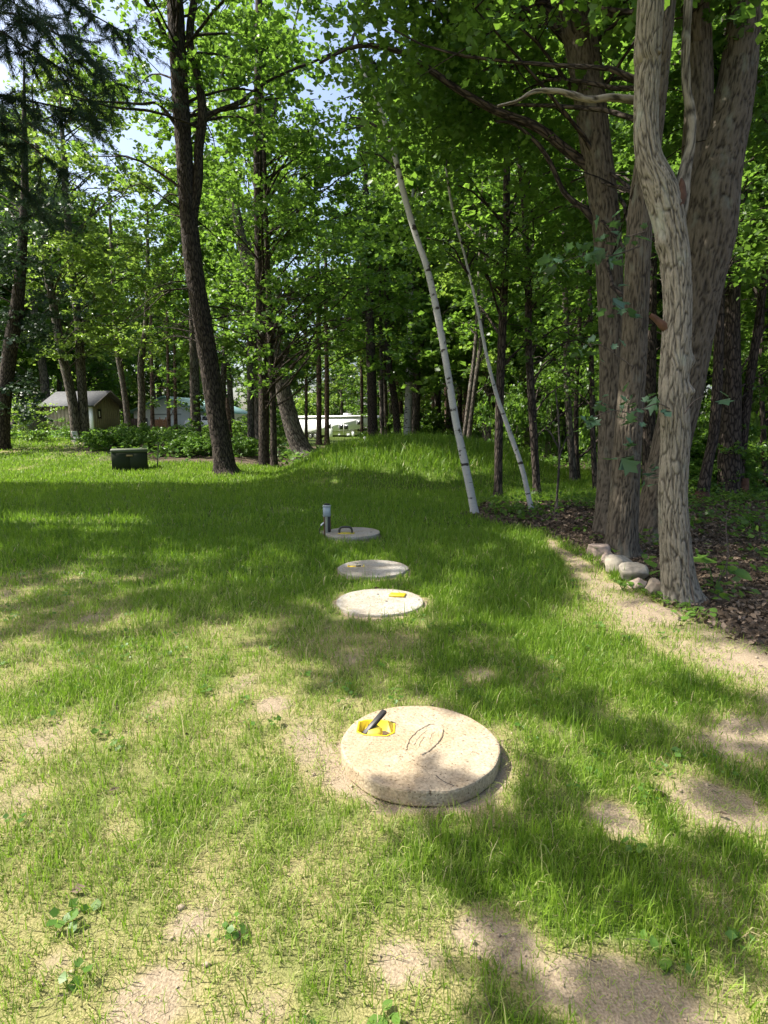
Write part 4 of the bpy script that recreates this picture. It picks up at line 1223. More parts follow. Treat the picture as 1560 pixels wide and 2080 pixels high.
for (u, Y, s) in ((455, 44, 1.1), (480, 40, .9), (500, 46, 1.2), (530, 42, 1.0), (560, 45, 1.0), (430, 38, .8)):
    p = at_y(u, 870, Y)
    place_shrub(sh_mp, p[0], Y, s, 'green shrub between the trunks left of the trailer', 'shrubs left of the trailer', name='shrub')

# fallen leaves and green ground cover under the trees on the right
def litter():
    x1, y1 = rng.uniform(.5, 12, 42000), rng.uniform(1.5, 20, 42000)
    x2, y2 = rng.uniform(1.0, 6, 36000), rng.uniform(4, 12, 36000)
    x, y = np.concatenate([x1, x2]), np.concatenate([y1, y2])
    wo = woods(x, y)
    k = (rng.uniform(0, 1, len(x)) < wo * .8 + .0) & (mound(x, y) < .25) & (x < .8 * y + 1)
    x, y = x[k], y[k]
    P = np.stack([x, y, terrain(x, y) + rng.uniform(.01, .035, len(x))], 1)
    V, F, T = leaf_geo(P, np.where(y < 9, .052, .08) * rng.uniform(.6, 1.5, len(x)), 1.0, DIAM * np.array([.8, 1]), .35)
    tag(mk('leaf_litter', V, [F], M_litter, attrs={'tint': T ** 1.6}), 'brown fallen leaves covering the ground under the trees', 'leaves', kind='stuff')
    # a few strays on the lawn
    x, y = scatter(1.2, 9, 3.0)
    P = np.stack([x, y, terrain(x, y) + .02], 1)[:260]
    V, F, T = leaf_geo(P, np.full(len(P), .05), 1.0, DIAM * np.array([.7, 1]), .35)
    tag(mk('stray_leaves', V, [F], M_litter, attrs={'tint': T}), 'scattered dry leaves lying on the lawn', 'leaves', kind='stuff')
litter()
def cover():
    x, y = rng.uniform(2, 22, 14000), rng.uniform(4.5, 34, 14000)
    wo = woods(x, y)
    dn = fbm(x * .6, y * .6, 71, 2)
    k = (wo > .8) & (rng.uniform(0, 1, len(x)) < np.clip((dn - .30) * 2.4 + .25 * sst(7, 11, y), .03, 1)) & (x < .85 * y + 1) & (mound(x, y) < .1)
    k &= ~((x < 4.6) & (y < 9.5) & (rng.uniform(0, 1, len(x)) < .7))
    x, y = x[k], y[k]
    n = len(x)
    m = 7
    P = np.repeat(np.stack([x, y, terrain(x, y)], 1), m, 0)
    hh = np.repeat(rng.uniform(.06, .32, n), m) * rng.uniform(.5, 1, n * m)
    P[:, 2] += hh
    P[:, :2] += rng.normal(0, .10, (n * m, 2))
    V, F, T = leaf_geo(P, np.full(len(P), .085), 1.2, DIAM * np.array([1.1, 1]), .1)
    tag(mk('ground_cover', V, [F], M_dark, attrs={'tint': T}), 'low green plants covering the shaded wood floor', 'ground cover', kind='stuff')
    # sunlit weeds behind, left of the lawn and past the mound
    x, y = rng.uniform(-40, 40, 16000), rng.uniform(22, 75, 16000)
    wo = woods(x, y)
    k = ((wo > .6) | (y > 32)) & ~((x / y > -.20) & (x / y < -.01) & (y > 34)) & (np.abs(x) < .8 * y) & (mound(x, y) < .1) & (fbm(x * .3, y * .3, 73, 2) > .42)
    x, y = x[k], y[k]
    n = len(x)
    P = np.repeat(np.stack([x, y, terrain(x, y)], 1), 5, 0)
    P[:, 2] += rng.uniform(.05, .5, n * 5)
    P[:, :2] += rng.normal(0, .22, (n * 5, 2))
    V, F, T = leaf_geo(P, np.full(len(P), .2), 1.2, DIAM * np.array([1.1, 1]), .1)
    tag(mk('weeds', V, [F], M_weed, attrs={'tint': T}), 'sunlit weeds growing between the far trunks', 'weeds', kind='stuff')
cover()

def crumbs():
    x, y = scatter(.9, 6, 700)
    lu, wo = lush(x, y), woods(x, y)
    k = rng.uniform(0, 1, len(x)) < np.clip(.75 - lu * 1.3, 0, 1) + .25 * wo
    x, y = x[k], y[k]
    n = len(x)
    r = rng.gamma(2.0, .0017, n) + .0015
    P = np.stack([x, y, terrain(x, y) + r * .3], 1)
    O = np.array([(1, 0, 0), (0, 1, 0), (-1, 0, 0), (0, -1, 0), (0, 0, .8), (0, 0, -.8)])
    V = (P[:, None, :] + r[:, None, None] * O[None] * rng.uniform(.6, 1.3, (n, 6, 1))).reshape(-1, 3)
    f = np.array([(0, 1, 4), (1, 2, 4), (2, 3, 4), (3, 0, 4), (1, 0, 5), (2, 1, 5), (3, 2, 5), (0, 3, 5)])
    F = (np.arange(n)[:, None, None] * 6 + f[None]).reshape(-1, 3)
    tag(mk('soil_crumbs', V, [F], simple('soil_crumb', (.36, .28, .195), .95, noise=.4, scale=30)), 'crumbs of dry soil on the bare patches of lawn', 'soil', kind='stuff')
    x, y = scatter(1.1, 7, 9.0)
    mb = MB(); bk = []
    for a, b_ in zip(x, y):
        z = float(terrain(a, b_)) + .008
        t = rng.uniform(0, 6.28); l = rng.uniform(.02, .09)
        V, F, K = tube(limb_path((a, b_, z), (a + l * math.cos(t), b_ + l * math.sin(t), z + rng.uniform(0, .012)), rng, .05, 4), np.linspace(.0022, .0012, 4), 4)
        mb.add(V, f4=F)
    tag(mb.build('fallen_twigs', M_twig), 'small fallen twigs scattered on the lawn', 'twigs', kind='stuff')
crumbs()
def lawn_weeds():
    x, y = scatter(1.2, 11, 16)
    k = (fbm(x * .9, y * .9, 81, 2) > .5) & (woods(x, y) < .2) & (lush(x, y) > .3)
    for lx, ly, lz in LID: k &= (x - lx) ** 2 + (y - ly) ** 2 > .3
    x, y = x[k], y[k]
    n = len(x); m = 6
    a = np.tile(np.arange(m) * 1.05, n) + np.repeat(rng.uniform(0, 6, n), m)
    r = rng.uniform(.012, .045, n * m)
    P = np.repeat(np.stack([x, y, terrain(x, y)], 1), m, 0) + np.stack([np.cos(a) * r, np.sin(a) * r, rng.uniform(.012, .045, n * m)], 1)
    V, F, T = leaf_geo(P, np.repeat(rng.uniform(.018, .036, n), m), 1.6, OVAL[::2] * np.array([1.4, 1]), .1)
    tag(mk('lawn_weeds', V, [F], M_weed, attrs={'tint': T * .7}), 'clover and small broad-leaved weeds in the lawn', 'weeds', kind='stuff')
lawn_weeds()

# plants one can pick out, leaf by leaf
WL = []
for sh in (OVAL, OVAL * np.array([1.25, 1])):
    V, F, T = leaf_geo(np.zeros((1, 3)), np.array([1.0]), 4.0, sh, .14)
    o_ = mk('leaf', V - V[0], [F], M_weed, attrs={'tint': np.full(len(V), .75)})
    WL.append(o_.data); bpy.data.objects.remove(o_)
def seedling(name, label, px, py, n, size, spread, height, g, cat='plant'):
    p = ground_at(px, py)
    r = thing(name, label, cat, p)
    mb = MB()
    tips = []
    for k in range(n):
        a = k * 2.4 + g.uniform(-.3, .3)
        t = np.array([math.cos(a) * spread * g.uniform(.4, 1), math.sin(a) * spread * g.uniform(.4, 1), height * g.uniform(.55, 1)])
        mb.tube(limb_path(np.zeros(3), t, g, .1, 5), np.linspace(.004, .002, 5), 5, False)
        tips.append((t, a))
    mb.build('stem', M_weed, r, attrs={'tint': np.full(mb.n, .6)})
    for t, a in tips:
        o = leaf_piece(r, t, size, g, WL[g.integers(0, 2)])
        o.rotation_euler = (g.normal(.1, .2), g.normal(0, .25), a - math.pi / 2 + g.normal(0, .3))
g4 = np.random.default_rng(707)
seedling('clover_plant', 'round-leaved green seedling on bare soil near the bottom right', 1350, 1952, 9, .034, .075, .05, g4)
seedling('clover_plant', 'small three-leaved seedling just below the larger round-leaved one', 1345, 1985, 4, .04, .035, .03, g4)
seedling('broadleaf_plant', 'big-leaved green plant right of the pale near trunk', 1452, 1195, 7, .17, .2, .3, g4)
seedling('broadleaf_plant', 'bright big-leaved plant peeking out left of the pale near trunk', 1335, 1180, 3, .15, .07, .2, g4)
seedling('weed', 'bright green weed leaf at the bottom edge of the lawn', 785, 2076, 3, .045, .03, .03, g4)
for k, (px, py) in enumerate(((1350, 1222), (1375, 1238), (1400, 1245), (1425, 1255), (1390, 1262), (1330, 1215), (1290, 1205), (1265, 1200))):
    seedling('weed', 'small leafy weed at the foot of the pale near trunk', px, py, 7, .055, .10, .09, g4)
    bpy.data.objects[-1]
for o in COL.objects:
    if o.get('label') == 'small leafy weed at the foot of the pale near trunk': o['group'] = 'weeds at the foot of the pale trunk'
for k, (px, py) in enumerate(((1415, 1245), (1476, 1205), (1448, 1210))):
    p = ground_at(px, py)
    e = p + np.array([(-.10, .02, .12)[k], .1, (.75, .85, .8)[k]])
    mbb = MB().tube(limb_path(p, e, g4, .03, 9), np.linspace(.006, .002, 9), 5, False)
    tag(mbb.build('dry_stalk', M_twig), ('dry stalk closest to the pale near trunk', 'tall dry stalk furthest right in the leaf litter', 'dry stalk in the middle of three by the big-leaved plant')[k], 'stalk')

# ------------------------------------------------------------------ rocks
M_rock = [simple('pink_granite', (0.34, 0.26, 0.205), .9, noise=.4, scale=16, bump=.9), simple('grey_granite', (0.31, 0.275, 0.215), .9, noise=.45, scale=14, bump=.9), simple('tan_fieldstone', (0.37, 0.30, 0.225), .9, noise=.4, scale=14, bump=.9)]
import bmesh
def rock(px, py, wpx, hpx, seed, mat, label, rz=0.0, asp=.8):
    p = ground_at(px, py)
    D = p[1]
    w, h = wid(wpx, D) / 2, wid(hpx, D) / 2
    bm = bmesh.new()
    bmesh.ops.create_icosphere(bm, subdivisions=4, radius=1)
    V = np.array([v.co for v in bm.verts])
    bm.verts.index_update()
    F = np.array([[v.index for v in f.verts] for f in bm.faces])
    bm.free()
    gg = np.random.default_rng(seed)
    for _ in range(13):                                  # flat broken faces
        n = gg.normal(0, 1, 3); n /= np.linalg.norm(n)
        k = gg.uniform(.48, .78)
        d = V @ n
        V = V - np.maximum(d - k, 0)[:, None] * n * .96
    nn = noise3(V[:, 0] * 2 + seed, V[:, 1] * 2, V[:, 2] * 2, seed) - .5
    V = V * (1 + .16 * nn + .07 * (noise3(V[:, 0] * 7, V[:, 1] * 7, V[:, 2] * 7, seed + 1) - .5))[:, None]
    V = V * np.array([w, w * asp, h * 1.15]) * 1.36
    o = mk('rock', V, [F], mat, smooth=True)
    o.location = (p[0], p[1] + w * asp * .5, p[2] + h * .72)
    o.rotation_euler = (gg.normal(0, .12), gg.normal(0, .12), rz)
    tag(o, label, 'rock', None)
rock(1214, 1133, 44, 32, 1, M_rock[0], 'angular pinkish rock at the far left end of the row')
rock(1238, 1146, 36, 26, 2, M_rock[0], 'flat pink-brown rock second from the far end of the row', .3)
rock(1262, 1167, 54, 44, 3, M_rock[1], 'large upright grey rock in the middle of the row')
rock(1242, 1160, 22, 16, 4, M_rock[0], 'small low stone tucked left of the large grey rock')
rock(1286, 1182, 62, 34, 5, M_rock[1], 'long low grey-tan rock in front of the large upright one')
rock(1299, 1198, 34, 26, 6, M_rock[0], 'squat pink rock before the long low one')
rock(1327, 1212, 30, 38, 7, M_rock[2], 'tan wedge-shaped rock touching the pale near trunk')

# ------------------------------------------------------------------ concrete lids
def concrete(name, c0, c1, scale=60):
    m, nt, b = new_mat(name)
    L = nt.links
    tc = nt.nodes.new('ShaderNodeTexCoord')
    def nz(s, det=8, r=.6):
        q = nt.nodes.new('ShaderNodeTexNoise'); q.inputs['Scale'].default_value = s; q.inputs['Detail'].default_value = det; q.inputs['Roughness'].default_value = r
        L.new(tc.outputs['Object'], q.inputs['Vector']); return q
    def rp(f, p0, a, p1, c):
        q = nt.nodes.new('ShaderNodeValToRGB'); e = q.color_ramp.elements; e[0].position, e[1].position = p0, p1; e[0].color, e[1].color = a + (1,), c + (1,); L.new(f, q.inputs['Fac']); return q
    n1, n2, n3 = nz(scale), nz(5), nz(70, 3)
    base = rp(n1.outputs['Fac'], .30, c0, .66, c1)
    st = rp(n2.outputs['Fac'], .4, (.90, .83, .74), .65, (1, 1, 1))
    mx = nt.nodes.new('ShaderNodeMixRGB'); mx.blend_type = 'MULTIPLY'; mx.inputs['Fac'].default_value = 1
    L.new(base.outputs[0], mx.inputs['Color1']); L.new(st.outputs[0], mx.inputs['Color2'])
    sp = rp(n3.outputs['Fac'], .33, (.30, .25, .21), .38, (1, 1, 1))
    m2 = nt.nodes.new('ShaderNodeMixRGB'); m2.blend_type = 'MULTIPLY'; m2.inputs['Fac'].default_value = .9
    L.new(mx.outputs[0], m2.inputs['Color1']); L.new(sp.outputs[0], m2.inputs['Color2'])
    L.new(m2.outputs[0], b.inputs['Base Color'])
    b.inputs['Roughness'].default_value = .92
    b.inputs['Specular IOR Level'].default_value = .2
    bp = nt.nodes.new('ShaderNodeBump'); bp.inputs['Strength'].default_value = .6; bp.inputs['Distance'].default_value = .006
    ad = nt.nodes.new('ShaderNodeMath'); L.new(n1.outputs['Fac'], ad.inputs[0]); L.new(n3.outputs['Fac'], ad.inputs[1])
    L.new(ad.outputs[0], bp.inputs['Height']); L.new(bp.outputs[0], b.inputs['Normal'])
    return m
M_con1 = concrete('speckled_concrete', (.25, .20, .135), (.47, .395, .285), 85)
M_con2 = concrete('grey_concrete', (.25, .235, .205), (.42, .40, .355))
M_con3 = concrete('far_concrete', (.26, .245, .215), (.42, .395, .355))  # plain grey for the furthest lid and its ring
M_yel = simple('yellow_plastic', (.68, .50, .02), .45, noise=.15, scale=30)
M_yel2 = simple('weathered_yellow', (.55, .42, .05), .6, noise=.35, scale=25)
M_blk = simple('black_handle', (.03, .028, .027), .5)
M_dkbrown = simple('dark_brown', (.09, .06, .04), .95, noise=.4, scale=30)  # dark brown for the pocket floor and the painted rim gap

def disc(mb, r, z0, z1, n=96, rag=.006, seed=0):
    th = np.linspace(0, 2 * np.pi, n, endpoint=False)
    jit = 1 + rag / r * (noise3(np.cos(th) * 3, np.sin(th) * 3, seed, seed) - .5) * 2 + rag / r * .6 * (noise3(np.cos(th) * 14, np.sin(th) * 14, seed, seed + 3) - .5)
    rings = [(r * .985, z0), (r, z0 + .008), (r * 1.0, z1 - .012), (r * .992, z1 - .003), (r * .975, z1)]
    V = [np.stack([np.cos(th) * a * jit, np.sin(th) * a * jit, np.full(n, z)], 1) for a, z in rings]
    f4 = []
    k = np.arange(n)
    for q in range(len(rings) - 1):
        f4.append(np.stack([q * n + k, q * n + (k + 1) % n, (q + 1) * n + (k + 1) % n, (q + 1) * n + k], 1))
    mb.add(np.concatenate(V), f4=np.concatenate(f4))
    return jit

def cut(obj, lo, hi, rz=0.0, wedge=None):
    mb = MB().box(lo, hi) if wedge is None else wedge
    c = mb.build('cutter', None)
    c.rotation_euler[2] = rz
    md = obj.modifiers.new('b', 'BOOLEAN'); md.object = c; md.operation = 'DIFFERENCE'; md.solver = 'EXACT'
    bpy.context.view_layer.update()
    me = bpy.data.meshes.new_from_object(obj.evaluated_get(bpy.context.evaluated_depsgraph_get()))
    obj.modifiers.clear()
    old = obj.data; obj.data = me
    bpy.data.objects.remove(c)

def lid(i, mat, label, thick, tray, tilt=(0, 0), rz=0.0, slot=(.17, .10)):
    x, y, zt = LID[i]
    r = thing('septic_lid', label, 'concrete lid', (x, y, zt - thick), rz)
    r.rotation_euler = (tilt[0], tilt[1], rz)
    bm = bmesh.new()
    n = 96
    mb = MB()
    jit = disc(mb, LR[i], 0, thick, n, .006, i)
    # cap with one n-gon top and bottom for the boolean
    V = np.concatenate(mb.V); F = np.concatenate(mb.F4)
    bmv = [bm.verts.new(v) for v in V]
    for f in F: bm.faces.new([bmv[k] for k in f])
    bm.faces.new([bmv[4 * n + k] for k in range(n)])
    bm.faces.new([bmv[k] for k in range(n)][::-1])
    me = bpy.data.meshes.new('slab'); bm.to_mesh(me); bm.free()
    s = bpy.data.objects.new('slab', me); COL.objects.link(s); s.parent = r; me.materials.append(mat)
    return r, s
# nearest lid ---------------------------------------------------
TH = .078
r1, s1 = lid(0, M_con1, 'large speckled concrete lid nearest the camera, with an open yellow handle pocket', TH, True, (math.radians(-.6), math.radians(.8)))
hx, hy, ha = -.215, .13, math.radians(-4)
def loc2(ax, ay, az):                                   # pocket coordinates -> lid
    return (hx + ax * math.cos(ha) - ay * math.sin(ha), hy + ax * math.sin(ha) + ay * math.cos(ha), az)
r1.rotation_euler[2] = 0
s1.parent = None                                        # cut in place at the origin, then hang it on the lid
s1.location = (0, 0, 0)
wd = MB()
oct_ = [(-.095, -.05), (-.055, -.075), (.055, -.075), (.09, -.04), (.09, .045), (.05, .075), (-.055, .075), (-.095, .05)]
oc = [loc2(a, b_, 0)[:2] for a, b_ in oct_]
Vw = [(a, b_, .02) for a, b_ in oc] + [(a, b_, .2) for a, b_ in oc]
wd.add(Vw, f3=[[0, k + 1, k] for k in range(1, 7)] + [[8, 8 + k, 9 + k] for k in range(1, 7)], f4=[[k, (k + 1) % 8, (k + 1) % 8 + 8, k + 8] for k in range(8)])
cut(s1, None, None, wedge=wd)
nk = MB()                                               # broken notch at the right rim
nk.add([(.33, -.055, .06), (.45, -.04, .06), (.45, -.085, .06), (.315, -.058, .2), (.45, -.03, .2), (.45, -.095, .2)], f3=[[0, 2, 1], [3, 4, 5]], f4=[[0, 1, 4, 3], [1, 2, 5, 4], [2, 0, 3, 5]])
cut(s1, None, None, wedge=nk)
s1.parent = r1
# yellow pocket liner
ln = MB()
Vi = [(a * .97 + hx * .03, b_ * .97 + hy * .03, .024) for a, b_ in oc]
def ringf(z, k): return [(hx + (a - hx) * k, hy + (b_ - hy) * k, z) for a, b_ in oc]
rings = [ringf(TH + .003, 1.05), ringf(TH + .006, 1.0), ringf(TH + .003, .95), ringf(.026, .90)]
f = []
for q in range(3):
    for k in range(8): f.append([q * 8 + k, q * 8 + (k + 1) % 8, q * 8 + 8 + (k + 1) % 8, q * 8 + 8 + k])
ln.add(sum(rings, []), f3=[[24, 24 + k, 25 + k] for k in range(1, 7)], f4=f)
pk = ln.build('handle_pocket', M_yel, r1)
fl = MB(); fl.add([(a, b_, .029) for a, b_, _ in ringf(0, .88)], f3=[[0, k, k + 1] for k in range(1, 7)]); fl.build('pocket_floor', M_dkbrown, r1)  # dark brown sheet over the pocket floor
hb = MB()
Mx = Matrix.Translation((hx, hy, 0)) @ Matrix.Rotation(ha, 4, 'Z')
hb.box((-.06, -.066, .027), (.03, .028, .088), .018, Mx)
hb.build('yellow_hump', M_yel2, r1)
hd = MB()
Mh = Matrix.Translation((hx - .045, hy - .03, TH - .012)) @ Matrix.Rotation(ha + math.radians(52), 4, 'Z') @ Matrix.Rotation(math.radians(-25), 4, 'Y')
hd.box((-.02, -.013, 0), (.145, .013, .009), .003, Mh).box((-.02, -.013, .014), (.145, .013, .023), .003, Mh)
hd.box((.135, -.013, .003), (.148, .013, .02), .002, Mh)
hd.build('lift_handle', M_blk, r1)
# weathered oval mark cast into the top
mk1 = MB()
def stroke(pts, w=.006, hh=.004):
    q = catmull([(a, b_, TH - .001) for a, b_ in pts], 26)
    q[:, :2] += rng.normal(0, .0016, (26, 2))
    mk1.tube(q, w * .5 + .35 * w * noise3(np.arange(26) * .7, 0, 0, len(mk1.V)), 6)
def el(t, a=.068, b_=.165, rot=math.radians(-27), cx=.025, cy=.03):
    x_, y_ = a * math.cos(t), b_ * math.sin(t)
    return (cx + x_ * math.cos(rot) - y_ * math.sin(rot), cy + x_ * math.sin(rot) + y_ * math.cos(rot))
stroke([el(t) for t in np.linspace(1.75, 4.1, 9)], .010)
stroke([el(t) for t in np.linspace(-1.0, 1.0, 9)], .012)
stroke([el(t) for t in np.linspace(4.3, 5.0, 5)], .006)
stroke([el(t, .034, .11) for t in np.linspace(2.3, 3.9, 6)], .006)
stroke([(-.012, -.05), (.0, .0), (.02, .05)], .006)
stroke([(.05, .03), (.06, .07), (.08, .10)], .005)
stroke([(.035, -.05), (.05, -.03), (.045, .0)], .004)
mk1.build('oval_mark', M_con1, r1)
# dark disc painting the shade in the gap under the front rim
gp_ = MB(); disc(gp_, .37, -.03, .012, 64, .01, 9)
gp_.build('rim_gap_shade', M_dkbrown, r1)
tw = MB().tube(limb_path((.055, -.275, TH + .004), (.125, -.345, TH + .004), g4, .02, 6), np.linspace(.0028, .0015, 6), 5)
o = tw.build('twig', M_twig); o.location = r1.location; tag(o, 'thin dark twig lying on the near lid rim', 'twig')

# second lid: closed yellow handle cover
r2, s2 = lid(1, M_con2, 'pale concrete lid second from the camera, with a closed yellow square', .06, True)
yv = MB(); Mq = Matrix.Translation((.165, .16, .058)) @ Matrix.Rotation(math.radians(-12), 4, 'Z') @ Matrix.Rotation(math.radians(-5), 4, 'X')
yv.box((-.075, -.06, 0), (.075, .06, .018), .004, Mq)
yv.build('handle_cover', M_yel, r2)
hl = MB()
for a, b_ in ((-.02, .20), (.36, .02), (.06, -.02)):
    hl.tube([(a, b_, .0595), (a, b_, .0625)], [.011, .011], 10)
hl.build('bolt', M_blk, r2)
# third lid
r3, s3 = lid(2, M_con2, 'pale concrete lid third from the camera, half sunk, yellow pocket at its left', .06, True)
s3.parent = None; s3.location = (0, 0, 0)
cut(s3, (-.29, .03, .02), (-.11, .13, .2))
s3.parent = r3
ln = MB().box((-.288, .032, .02), (-.20, .128, .05)).box((-.20, .032, .02), (-.112, .128, .028))
ln.add([(-.295, .025, .062), (-.105, .025, .062), (-.105, .135, .062), (-.295, .135, .062), (-.286, .034, .064), (-.114, .034, .064), (-.114, .126, .064), (-.286, .126, .064)], f4=[[0, 1, 5, 4], [1, 2, 6, 5], [2, 3, 7, 6], [3, 0, 4, 7]])
ln.build('handle_pocket', M_yel, r3)
MB().box((-.20, .03, .057), (-.14, .10, .066), .003).build('lift_handle', M_blk, r3)
# fourth lid, raised on a ring, arched black handle
r4, s4 = lid(3, M_con3, 'grey shaded concrete lid furthest away, with an arched black handle beside the post', .05, True)
hq = MB()
A = [(-.19, -.12, .048), (-.19, -.12, .10), (-.165, -.12, .135), (-.10, -.12, .142), (-.035, -.12, .135), (-.01, -.12, .10), (-.01, -.12, .048)]
hq.tube(catmull(A, 24), np.full(24, .016), 8)
hq.build('lift_handle', M_blk, r4)
MB().box((-.21, -.20, .049), (.03, -.06, .056), .003).build('handle_plate', M_yel2, r4)
rg = MB(); disc(rg, .385, -.07, -.001, 72, .008, 12)
rg.build('riser_ring', M_con3, r4)
MB().tube([(.27, -.03, .0495), (.27, -.03, .054)], [.018, .016], 10).build('bolt', M_blk, r4)
p = ground_at(652, 1088)
o = MB().box((-.10, -.10, -.05), (.12, .10, .045), .012).build('concrete_block', M_con2); o.location = (p[0] + .06, p[1] + .1, p[2]); o.rotation_euler = (0, 0, .2)
tag(o, 'pale concrete block in grass at the left foot of the post', 'block')

# ------------------------------------------------------------------ control post
pp = ground_at(665, 1093)
cp = thing('control_post', 'short metal post with a grey junction box beside the furthest lid', 'post', pp)
M_gal = simple('galvanized_metal', (.42, .43, .43), .35, .8, noise=.12, scale=8)
M_gry = simple('grey_enamel', (.30, .35, .38), .5, noise=.08, scale=12)
M_wood = simple('brown_wood', (.16, .085, .045), .85, noise=.35, scale=14, bump=.3)
M_dkm = simple('dark_metal', (.035, .033, .032), .45, .4)
MB().box((-.052, .0, -.1), (.05, .055, .37), .006).build('wooden_stake', M_wood, cp)
MB().box((-.036, -.028, -.1), (.046, -.003, .35), .006).build('channel', M_dkm, cp)
MB().tube([(-.004, -.045, -.1), (-.004, -.045, .33)], [.021, .021], 16).build('conduit', M_gal, cp, True)
bx = MB().box((-.052, -.075, .33), (.056, .005, .475), .007).build('junction_box', M_gry, cp)
MB().box((-.045, -.079, .34), (.049, -.0755, .462), .002).build('cover_plate', M_gry, bx)
MB().box((-.058, -.083, .477), (.062, .012, .495), .005).build('box_lid', simple('pale_enamel', (.36, .39, .39), .5), bx)
MB().box((-.04, -.03, .496), (.045, .02, .518), .006).build('top_cap', M_dkm, cp)
cq = catmull([(-.05, .0, .20), (-.085, -.005, .19), (-.115, -.005, .12), (-.112, -.005, .05), (-.08, -.01, -.02)], 16)
MB().tube(cq, np.full(16, .006), 6).build('cable', M_dkm, cp, True)
MB().tube([(-.05, -.01, .235), (-.09, -.02, .195)], [.009, .012], 8).build('cable_tag', simple('white_plastic', (.75, .75, .72), .5), cp)

# ------------------------------------------------------------------ green utility box and stake
gx = ground_at(265, 957)
ub = thing('utility_box', 'dark green metal utility cabinet on the lawn before the brambles', 'utility box', gx, math.radians(23))
M_ug = simple('green_enamel', (.022, .030, .012), .6, noise=.12, scale=3, spec=.2)
M_ul = simple('sunlit_green_lid', (.07, .085, .05), .5, noise=.12, scale=3)  # lighter green, sunlight on the cabinet top put into the colour
wv = wid(68, gx[1]) / 2
hv = wid(38, gx[1])
MB().box((-wv, 0, -.1), (wv, .8, hv), .01).build('cabinet', M_ug, ub)
MB().box((-wv - .02, -.02, hv + .003), (wv + .02, .82, hv + .12), .03).build('roof', M_ul, ub)
for sx in (-1, 1):
    d = MB().box((min(sx * .012, sx * (wv - .02)), -.018, .04), (max(sx * .012, sx * (wv - .02)), -.002, hv - .03), .006).build('door', M_ug, ub)
MB().box((-.10, -.032, hv - .13), (.10, -.0195, hv - .07), .004).build('latch', simple('brass_tag', (.30, .20, .09), .5), ub)
MB().box((-wv - .06, -.08, -.12), (wv + .45, .9, .012)).build('pad', simple('pad_and_shadow', (.09, .085, .075), .9, noise=.3, scale=6), ub)  # plinth; its dark run to the right stands in for the cabinet's cast shadow
p = ground_at(319, 956)
q = at_y(322, 898, p[1])
st = thing('marker_stake', 'thin dark leaning stake right of the green utility box', 'stake', p)
MB().tube([(0, 0, -.05), tuple(np.array(q) - p)], [.022, .018], 8).build('pole', M_dkm, st)
MB().box((-.10, -.03, 0), (.05, .06, .05), .006).build('foot', M_dkm, st)
p = ground_at(742, 893)
o = MB().tube([(0, 0, -.1), (0, 0, .20)], [.04, .04], 12).tube([(0, 0, .18), (0, 0, .25)], [.06, .055], 12).build('vent_pipe', simple('white_pvc', (.72, .72, .68), .5))
p = at_y(742, 893, 20.6); o.location = (p[0], 20.6, h1(p[0], 20.6) + .04)
tag(o, 'short white vent pipe on the crest of the mound', 'pipe')

# ------------------------------------------------------------------ shed
M_sid = simple('olive_board', (.26, .225, .15), .85, noise=.18, scale=5)
M_sid2 = simple('tan_board', (.36, .29, .20), .85, noise=.18, scale=5)
M_roof = simple('grey_shingle', (.085, .087, .09), .9, noise=.3, scale=6, bump=.4)
M_trim = simple('dark_trim', (.09, .075, .055), .8)
M_win = simple('window_glass', (.015, .018, .02), .1)
M_whtf = simple('white_frame', (.7, .7, .68), .5)
hc = at_y(192, 878, 42)
hz = hc[2]
sh = thing('shed', 'tan board shed with a grey gabled roof behind two trunks at the left', 'shed', hc, math.radians(77))
# local: gable wall along +x from the corner at 0 (facing -y), long wall runs back along the left (x=0 plane, facing -x)
GW, LW, HW, HR = 2.9, 4.1, 2.05, 2.95
core = MB()
core.prism([(.03, -.5), (GW - .03, -.5), (GW - .03, HW), (GW / 2, HR - .05), (.03, HW)], .03, LW)
core.build('wall', M_sid, sh)
n = 13
for k in range(n):
    x0, x1 = GW * k / n + .01, GW * (k + 1) / n - .012
    f_ = lambda x: HW + (HR - HW) * (1 - abs(x - GW / 2) / (GW / 2)) - .06
    mbb = MB(); mbb.prism([(x0, -.05), (x1, -.05), (x1, f_(x1)), (x0, f_(x0))], 0.0, .028)
    mbb.build('board', M_sid, sh)
n = 12
for k in range(n):
    y0, y1 = LW * k / n + .04, LW * (k + 1) / n + .02
    MB().box((.0, y0, -.05), (.028, y1, HW - .02)).build('board', M_sid2 if k > 1 else M_whtf, sh)
fr = MB()
for (a, c) in (((.42, -.03, .98), (.48, 0, 1.72)), ((.78, -.03, .98), (.84, 0, 1.72)), ((.48, -.03, 1.66), (.78, 0, 1.72)), ((.48, -.03, .98), (.78, 0, 1.04))): fr.box(a, c)
wf = fr.build('window', M_trim, sh)
MB().box((.48, -.012, 1.04), (.78, -.002, 1.66)).build('pane', M_win, wf)
MB().box((.58, -.022, 1.12), (.68, -.013, 1.55), .02).build('curtain', M_whtf, wf)
